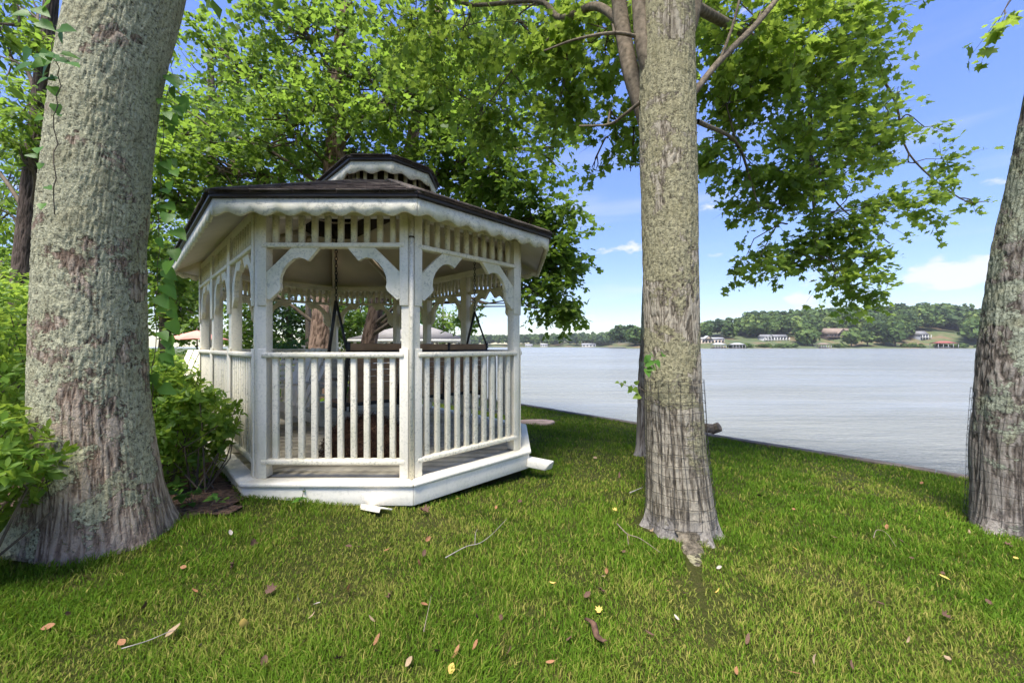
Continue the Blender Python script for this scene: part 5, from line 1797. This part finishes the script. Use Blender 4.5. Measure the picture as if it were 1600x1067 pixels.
house('villa', 'long low cream villa at the near end of the far shore', 1091, 1132, 537, 529.5, 527, M['h_cream'], M['h_roofw'], 44, [(1100, 1112, 529.5, 525)], 1, 8)
house('house', 'white two-storey house with columned porch on the far bank', 1193, 1232, 535, 527, 522.5, M['h_white'], M['h_roofg'], 52, [(1199, 1208, 527, 523.5)], 2, 9, porch=9)
house('house', 'large dark brown house with wide tan roof on the far bank', 1293, 1331, 530.5, 522.5, 512.5, M['h_brown'], M['h_roof'], 55, [(1309, 1323, 521, 514)], 2, 8, porch=7)
house('house', 'narrow grey house with tall windows above a bright lawn across the lake', 1438, 1452, 531, 523.5, 517, M['h_grey'], M['h_roofg'], 50, [], 2, 4, porch=4)
house('house', 'white gabled house half hidden among trees across the lake', 1377, 1384, 527, 521, 516, M['h_white'], M['h_roofg'], 40, [(1377.5, 1383.5, 521, 515.5)], 2, 2)
far_boathouse('pale-roofed boathouse below the cream villa', 1117, 1136, 538.6, 535.6, M['h_roofw'], 4)
far_boathouse('pale-roofed boathouse between the villa and the white house', 1145, 1166, 538.6, 535.8, M['h_roofw'], 4)
far_boathouse('brown-roofed boathouse below the dark brown house', 1283, 1300, 538, 535.6, M['h_roof'], 4)
far_boathouse('red-roofed boathouse on the far shore', 1466, 1499, 536.6, 532.6, M['h_red'], 4)
for (a, b, lab, e_, r_) in ((821, 832, 'white house on the distant shore just beside the gazebo', 539.4, 537.6), (845, 856, 'second white house on the distant shore, with a wider roof', 538.6, 536.8), (910, 931, 'long white house on the distant shore midway to the maple', 538.4, 536.6)):
    house('house', lab, a, b, 541.3, e_, r_, M['h_white'], M['h_roofw'], 8, [], 1, 4, front=ls_front, depth=10, Yb=825)


def build_haze():
    m = bpy.data.materials.new('summer_haze'); m.use_nodes = True
    nt = m.node_tree; nt.nodes.clear()
    out = nt.nodes.new('ShaderNodeOutputMaterial'); v = nt.nodes.new('ShaderNodeVolumePrincipled')
    v.inputs['Color'].default_value = (0.93, 0.96, 1.0, 1); v.inputs['Density'].default_value = 0.00011; v.inputs['Anisotropy'].default_value = 0.2
    nt.links.new(v.outputs[0], out.inputs['Volume'])
    o = MB().hexa([(-1400, -220, WATER - 8), (1400, -220, WATER - 8), (1400, 1220, WATER - 8), (-1400, 1220, WATER - 8)], [(-1400, -220, 95), (1400, -220, 95), (1400, 1220, 95), (-1400, 1220, 95)]).put('haze', m)
    tag(o, 'thin summer haze over the lake', 'haze', kind='stuff')


build_haze()
# ------------------------------------------------------------------ grass, fallen leaves, twigs, stones
def build_grass():
    rng = np.random.default_rng(9)
    N = 520000
    # denser near the camera
    u = rng.random(N)
    y = 0.95 * (14.0 / 0.95) ** (u ** 0.92)
    x = (rng.random(N) * 2 - 1) * (1.42 * y + 0.35)
    n = nn(x, y)
    keep = n < SHORE - 0.03
    P = octa(G_E, G_R + 0.02)
    keep &= ~in_poly(x, y, [(p.x, p.y) for p in P])
    keep &= ~in_poly(x, y, MULCH)
    for (cx_, cy_, r) in ((MX, MY, .24), (RX, RY, .24), (OAKP[0], OAKP[1], .33)):
        keep &= (x - cx_) ** 2 + (y - cy_) ** 2 > r * r
    # worn strip along the surface root and thin places
    a, b = gp(1078, 862), gp(1110, 990)
    ax, ay, bx, by = a.x, a.y, b.x, b.y
    t = np.clip(((x - ax) * (bx - ax) + (y - ay) * (by - ay)) / ((bx - ax) ** 2 + (by - ay) ** 2), 0, 1.15)
    dist = np.hypot(x - (ax + t * (bx - ax)), y - (ay + t * (by - ay)))
    keep &= dist > .05 * np.clip(1 - t, 0, 1) ** 1.2 + .012 * rng.random(N)
    pt = fbm(np.stack([x * 1.1, y * 1.1, 0 * x], -1), 4, 2)
    thin = np.clip((pt - .50) * 5, 0, 1)
    near_g = np.clip(1 - np.hypot(x + .6, y - 2.6) / 1.6, 0, 1)        # scuffed ground before the gazebo
    thin = np.clip(thin * .75 + near_g * .55, 0, 1)
    spot = np.clip((fbm(np.stack([x * 4.5, y * 4.5, 0 * x + 9], -1), 3, 12) - .60) * 9, 0, 1)
    keep &= rng.random(N) > np.clip(thin * .22 + spot * .35, 0, .6)
    thin = np.clip(thin + spot * .6, 0, 1)
    x, y, thin, pt = x[keep], y[keep], thin[keep], pt[keep]
    n = len(x)
    z = gz(x, y)
    tuft = fbm(np.stack([x * 5, y * 5, 0 * x], -1), 3, 6)
    h = (.012 + .046 * tuft ** 1.4 + .02 * rng.random(n)) * (1 - .45 * thin) * (1 + .03 * y)
    w = (.0009 + .00062 * y) * rng.uniform(.7, 1.3, n)
    az = rng.random(n) * 2 * math.pi
    lean = rng.uniform(.1, .85, n) + .5 * (rng.random(n) < .12)
    dx, dy = np.cos(az) * lean, np.sin(az) * lean
    dx += .25 * (fbm(np.stack([x * 2.5, y * 2.5, 0 * x + 3], -1), 2, 8) - .5) * 2
    sx, sy = -np.sin(az + rng.normal(size=n) * .7), np.cos(az + rng.normal(size=n) * .7)
    B = np.stack([x, y, z - .004], -1)
    S = np.stack([sx, sy, 0 * x], -1) * w[:, None]
    Dv = np.stack([dx, dy, 0 * x], -1) * h[:, None]
    up = np.stack([0 * x, 0 * x, h], -1)
    mid = B + Dv * .35 + up * .62
    tip = B + Dv * 1.0 + up * (1 - .22 * lean)[:, None]
    V = np.stack([B - S, B + S, mid + S * .75, mid - S * .75, tip], 1).reshape(-1, 3)
    k = np.arange(n)[:, None] * 5
    q = k + np.array([[0, 1, 2, 3]]); t3 = k + np.array([[3, 2, 4]])
    r = np.clip(.16 + .17 * rng.normal(size=n) + .45 * thin + .5 * (tuft - .5), 0, .78)
    dry = rng.random(n) < (.09 + .30 * thin)
    r = np.where(dry, rng.uniform(.75, 1.0, n), r)
    me = mesh_np('grass', V, [q, t3], False, {'rnd': np.repeat(r, 5)})
    tag(put('grass', me, None, None, M['grass']), 'short green lawn grass with dry straw-coloured blades', 'grass', kind='stuff')


build_grass()


def leaf_mesh(kind, seed):
    rng = np.random.default_rng(seed)
    out = {'oval': [(0, 0), (.2, .2), (.3, .5), (.2, .82), (0, 1.0), (-.2, .82), (-.3, .5), (-.2, .2)],
           'lobed': [(0, 0), (.25, .05), (.18, .25), (.48, .35), (.3, .52), (.36, .78), (.1, .72), (0, 1), (-.12, .7), (-.4, .75), (-.28, .5), (-.46, .3), (-.18, .22), (-.22, .04)],
           'curl': [(0, 0), (.12, .2), (.15, .5), (.1, .8), (0, 1.0), (-.1, .8), (-.14, .5), (-.1, .2)]}[kind]
    cu = rng.uniform(.4, 1.2); tw = rng.uniform(-.4, .4)
    P = [(x, y - .5) for x, y in out]
    V = []
    for x, y in [(0, 0)] + P:
        V.append((x, y, cu * x * x * 2.2 + cu * y * y * .7 + tw * x * y))
    n = len(P)
    F = [(0, 1 + i, 1 + (i + 1) % n) for i in range(n)]
    me = mesh_np('fallen_leaf', np.array(V), [np.array(F)], True)
    return me


LEAVES = [  # column, row, kind of colour, size, shape, label (None: one of many alike)
    (380, 988, 'yellow', .075, 'oval', 'broad yellow leaf lying in the grass below the gazebo steps side'), (1476, 911, 'yellow', .06, 'oval', 'bright yellow leaf on the grass before the leaning tree'),
    (704, 1058, 'yellow', .055, 'oval', 'yellow leaf at the very bottom edge of the lawn'), (960, 803, 'yellow', .05, 'lobed', 'small yellow leaf close to the foot of the maple'),
    (742, 1018, 'orange', .055, 'curl', 'curled orange and white leaf near the bottom edge of the lawn'), (936, 962, 'yellow', .05, 'lobed', 'crumpled golden leaf beside a strip of bark'),
    (664, 806, 'brown', .11, 'lobed', 'large crumpled brown leaf before the near corner of the gazebo'), (272, 998, 'tan', .075, 'oval', 'tan leaf near the lower edge, beside a pale twig'),
    (668, 850, 'orange', .055, 'oval', 'orange leaf on the grass below the near gazebo corner'), (1478, 972, 'brown', .06, 'lobed', 'brown and yellow leaf low at the lakeward side of the lawn'),
    (1168, 1010, 'brown', .065, 'curl', 'dark red-brown curled leaf low in the middle of the lawn'), (712, 1030, 'orange', .07, 'curl', 'long curled orange leaf near the bottom edge'),
    (546, 928, 'orange', .05, 'oval', None), (545, 932, 'yellow', .04, 'oval', None), (303, 934, 'orange', .05, 'oval', None), (287, 895, 'orange', .04, 'oval', None), (75, 990, 'orange', .05, 'oval', None),
    (365, 850, 'tan', .05, 'curl', None), (460, 849, 'orange', .04, 'oval', None), (365, 892, 'brown', .06, 'lobed', None), (225, 960, 'brown', .08, 'curl', None), (105, 970, 'brown', .05, 'oval', None), (425, 930, 'brown', .065, 'lobed', None),
    (465, 945, 'pale', .05, 'curl', None), (495, 953, 'pale', .04, 'oval', None), (488, 972, 'tan', .045, 'curl', None), (580, 977, 'tan', .05, 'curl', None), (472, 1018, 'yellow', .04, 'curl', None), (588, 1010, 'orange', .06, 'curl', None),
    (412, 1045, 'brown', .05, 'oval', None), (312, 1020, 'tan', .04, 'curl', None), (190, 1015, 'orange', .05, 'oval', None), (395, 858, 'brown', .07, 'lobed', None), (360, 840, 'pale', .05, 'oval', None), (545, 862, 'brown', .05, 'oval', None), (560, 863, 'brown', .04, 'oval', None),
    (605, 868, 'orange', .05, 'oval', None), (655, 888, 'orange', .06, 'curl', None), (663, 872, 'brown', .05, 'oval', None), (735, 870, 'brown', .045, 'oval', None), (610, 940, 'brown', .05, 'lobed', None), (662, 955, 'orange', .045, 'oval', None), (745, 975, 'brown', .05, 'curl', None),
    (784, 975, 'brown', .045, 'oval', None), (682, 1030, 'brown', .05, 'oval', None), (795, 1030, 'brown', .05, 'curl', None), (864, 920, 'yellow', .045, 'curl', None), (940, 932, 'brown', .06, 'lobed', None), (948, 900, 'orange', .04, 'oval', None), (918, 938, 'brown', .05, 'oval', None), (943, 910, 'tan', .045, 'oval', None),
    (975, 870, 'brown', .05, 'oval', None), (1018, 838, 'tan', .055, 'lobed', None), (1042, 932, 'orange', .05, 'curl', None), (1070, 936, 'brown', .05, 'oval', None), (1058, 975, 'pale', .045, 'curl', None), (1052, 988, 'orange', .045, 'oval', None), (1015, 1000, 'brown', .05, 'curl', None),
    (1124, 895, 'pale', .04, 'oval', None), (1122, 932, 'yellow', .045, 'curl', None), (1220, 1000, 'orange', .045, 'curl', None), (1270, 1040, 'tan', .055, 'curl', None), (1376, 953, 'brown', .05, 'oval', None), (1302, 846, 'brown', .06, 'curl', None), (1386, 830, 'orange', .055, 'oval', None), (1242, 866, 'yellow', .05, 'oval', None),
    (1408, 852, 'brown', .05, 'oval', None), (1425, 880, 'brown', .04, 'oval', None), (1473, 904, 'brown', .04, 'oval', None), (1515, 838, 'tan', .05, 'curl', None), (1573, 858, 'brown', .06, 'lobed', None), (1588, 880, 'yellow', .04, 'oval', None), (1190, 805, 'brown', .05, 'oval', None), (1240, 802, 'orange', .05, 'oval', None), (1150, 722, 'tan', .07, 'oval', None), (1186, 780, 'brown', .05, 'oval', None),
    (968, 748, 'brown', .09, 'curl', None), (975, 790, 'brown', .08, 'lobed', None), (948, 772, 'yellow', .04, 'oval', None), (900, 695, 'yellow', .08, 'oval', None), (870, 690, 'orange', .07, 'oval', None), (846, 740, 'brown', .06, 'oval', None), (812, 790, 'brown', .06, 'oval', None), (930, 720, 'tan', .06, 'oval', None), (715, 786, 'orange', .05, 'oval', None), (622, 820, 'brown', .06, 'curl', None), (775, 800, 'orange', .045, 'oval', None), (1330, 770, 'brown', .06, 'oval', None), (1440, 760, 'orange', .06, 'oval', None), (1545, 950, 'brown', .045, 'oval', None), (1330, 1050, 'brown', .05, 'curl', None),
    (1240, 1062, 'orange', .06, 'curl', None), (1150, 1060, 'orange', .06, 'curl', None), (1480, 1040, 'tan', .045, 'oval', None), (1420, 1010, 'tan', .04, 'curl', None), (890, 1010, 'brown', .045, 'oval', None), (860, 1045, 'orange', .045, 'curl', None), (640, 1045, 'tan', .045, 'oval', None), (530, 1040, 'brown', .05, 'lobed', None)]


def build_litter():
    rng = np.random.default_rng(3)
    names = {'brown': 'brown', 'orange': 'orange-brown', 'yellow': 'yellow', 'tan': 'tan', 'pale': 'pale grey'}
    meshes = {}; kinds = {}
    for i, (px, py, col, size, shape, lab) in enumerate(LEAVES):
        key = (col, shape, i % 3)
        if key not in meshes:
            meshes[key] = leaf_mesh(shape, hash(shape) % 50 + i % 3 if False else len(meshes) * 7 + 1)
            meshes[key].materials.append(M['fl_' + col])
        p = gp(px, py)
        Mx = Matrix.Translation(p + Vector((0, 0, .022 + .004 * p.y))) @ Matrix.Rotation(rng.uniform(0, 6.28), 4, 'Z') @ Matrix.Rotation(rng.normal() * .5, 4, 'X') @ Matrix.Rotation(rng.normal() * .5, 4, 'Y') @ Matrix.Scale(size * .8, 4)
        o = put('fallen_leaf', meshes[key], None, Mx)
        if lab: tag(o, lab, 'leaf', 'fallen leaves on the lawn')
        else:
            row = 'at the bottom edge' if py > 1000 else 'on the lower lawn' if py > 910 else 'on the middle lawn' if py > 830 else 'on the upper lawn'
            col_ = 'below the oak' if px < 330 else 'below the gazebo front' if px < 660 else 'gazebo-to-maple side' if px < 1000 else 'beside the maple root' if px < 1140 else 'past the maple' if px < 1440 else 'before the leaning tree'
            kinds.setdefault('%s %s leaf %s, %s' % ({'oval': 'oval', 'lobed': 'lobed', 'curl': 'curled'}[shape], names[col], row, col_), []).append((px, o))
    for lab, os_ in kinds.items():
        os_.sort(key=lambda t: t[0])
        for i, (_, o) in enumerate(os_):
            tag(o, lab if len(os_) == 1 else lab + ', ' + ORD[i] + ' from oak', 'leaf', 'fallen leaves on the lawn')
    # twigs
    def twig(label, pts, r, mat, forks=()):
        P = catmull([gp(a, b) + Vector((0, 0, .035 + dz)) for a, b, dz in pts], 5)
        root = MB().tube(P, np.linspace(r, r * .4, len(P)), 6).put('twig', mat, smooth=True)
        tag(root, label, 'twig')
        for fk in forks:
            Q = catmull([gp(a, b) + Vector((0, 0, .035 + dz)) for a, b, dz in fk], 4)
            MB().tube(Q, np.linspace(r * .7, r * .3, len(Q)), 5).put('side_twig', mat, root, smooth=True)
    twig('pale forked twig lying on the grass in front of the gazebo corner', [(696, 881, 0), (728, 866, .01), (750, 860, .01), (770, 845, .012), (792, 818, 0)], .003, M['twig_grey'], [[(742, 862, .01), (743, 850, .03), (746, 842, .03)]])
    twig('thin brown forked twig left of the maple foot', [(964, 828, .01), (980, 845, .012), (1000, 852, .01), (1032, 872, 0)], .0036, M['twig'], [[(980, 845, .01), (982, 860, 0)]])
    twig('pale twig ending at a tan leaf near the lower edge of the lawn', [(190, 1028, 0), (230, 1020, .01), (262, 1006, .01), (275, 998, 0)], .0022, M['twig_grey'])
    twig('thin dark twig on the lawn between maple and leaning tree', [(1365, 850, .01), (1370, 840, .02), (1385, 845, .02), (1400, 862, 0)], .0025, M['twig'])
    twig('short pale stick by the left side of the maple foot', [(984, 778, .01), (1004, 770, .015)], .006, M['twig_grey'])
    twig('thin dry stem lying across the lawn below the gazebo', [(662, 1000, 0), (668, 975, .01), (674, 945, .01)], .0018, M['twig'])
    # strip of bark
    p = gp(930, 1000)
    V = []; q = []
    for k in range(7):
        t = k / 6 - .5
        for s in (-1, 0, 1):
            V.append((s * .014 * (1 - .5 * abs(t)) + .01 * math.sin(6 * t), t * .15, .006 * (1 - s * s) + .006 * math.sin(9 * t)))
    for k in range(6):
        for s in (0, 1): q.append([k * 3 + s, k * 3 + s + 1, k * 3 + s + 4, k * 3 + s + 3])
    o = put('bark_strip', mesh_np('bark_strip', V, [q], True), None, Matrix.Translation(p + Vector((0, 0, .045))) @ Matrix.Rotation(.35, 4, 'Z'), M['fl_brown'])
    so = o.modifiers.new('solid', 'SOLIDIFY'); so.thickness = .004
    tag(o, 'dark strip of fallen bark in the lower middle of the lawn', 'bark')
    # stone slab near the seawall
    p = gp(838, 662)
    poly = [(math.cos(a) * .34 * (1 + .12 * math.sin(3 * a)), math.sin(a) * .26 * (1 + .1 * math.cos(2 * a))) for a in np.linspace(0, 2 * math.pi, 14)[:-1]]
    o = MB().prism(poly, -.03, .045).put('stepping_stone', M['stone'], None, Matrix.Translation(p), bevel=.015)
    tag(o, 'flat pinkish stone slab in the grass beyond the gazebo corner', 'stone')
    # split logs at the water's edge
    for i, (px, py, ln, rz, ry, lab) in enumerate(((1106, 677, .20, .3, .15, 'split log at the seawall beside the maple, nearer the trunk'), (1118, 677, .18, -.9, -.5, 'split log tilted up at the seawall, next to the other one'))):
        p = gp(px, py)
        n = 10
        poly = [(math.cos(a) * .085 * (1 if math.sin(a) < .5 else .75), math.sin(a) * .085 * (1 if math.sin(a) < .5 else .55)) for a in np.linspace(0, 2 * math.pi, n + 1)[:-1]]
        mb = MB().prism(poly, -ln / 2, ln / 2)
        o = mb.put('split_log', M['log'], None, Matrix.Translation(p + Vector((0, 0, .09))) @ Matrix.Rotation(rz, 4, 'Z') @ Matrix.Rotation(math.pi / 2 + ry, 4, 'Y'), bevel=.012)
        tag(o, lab, 'log')


build_litter()
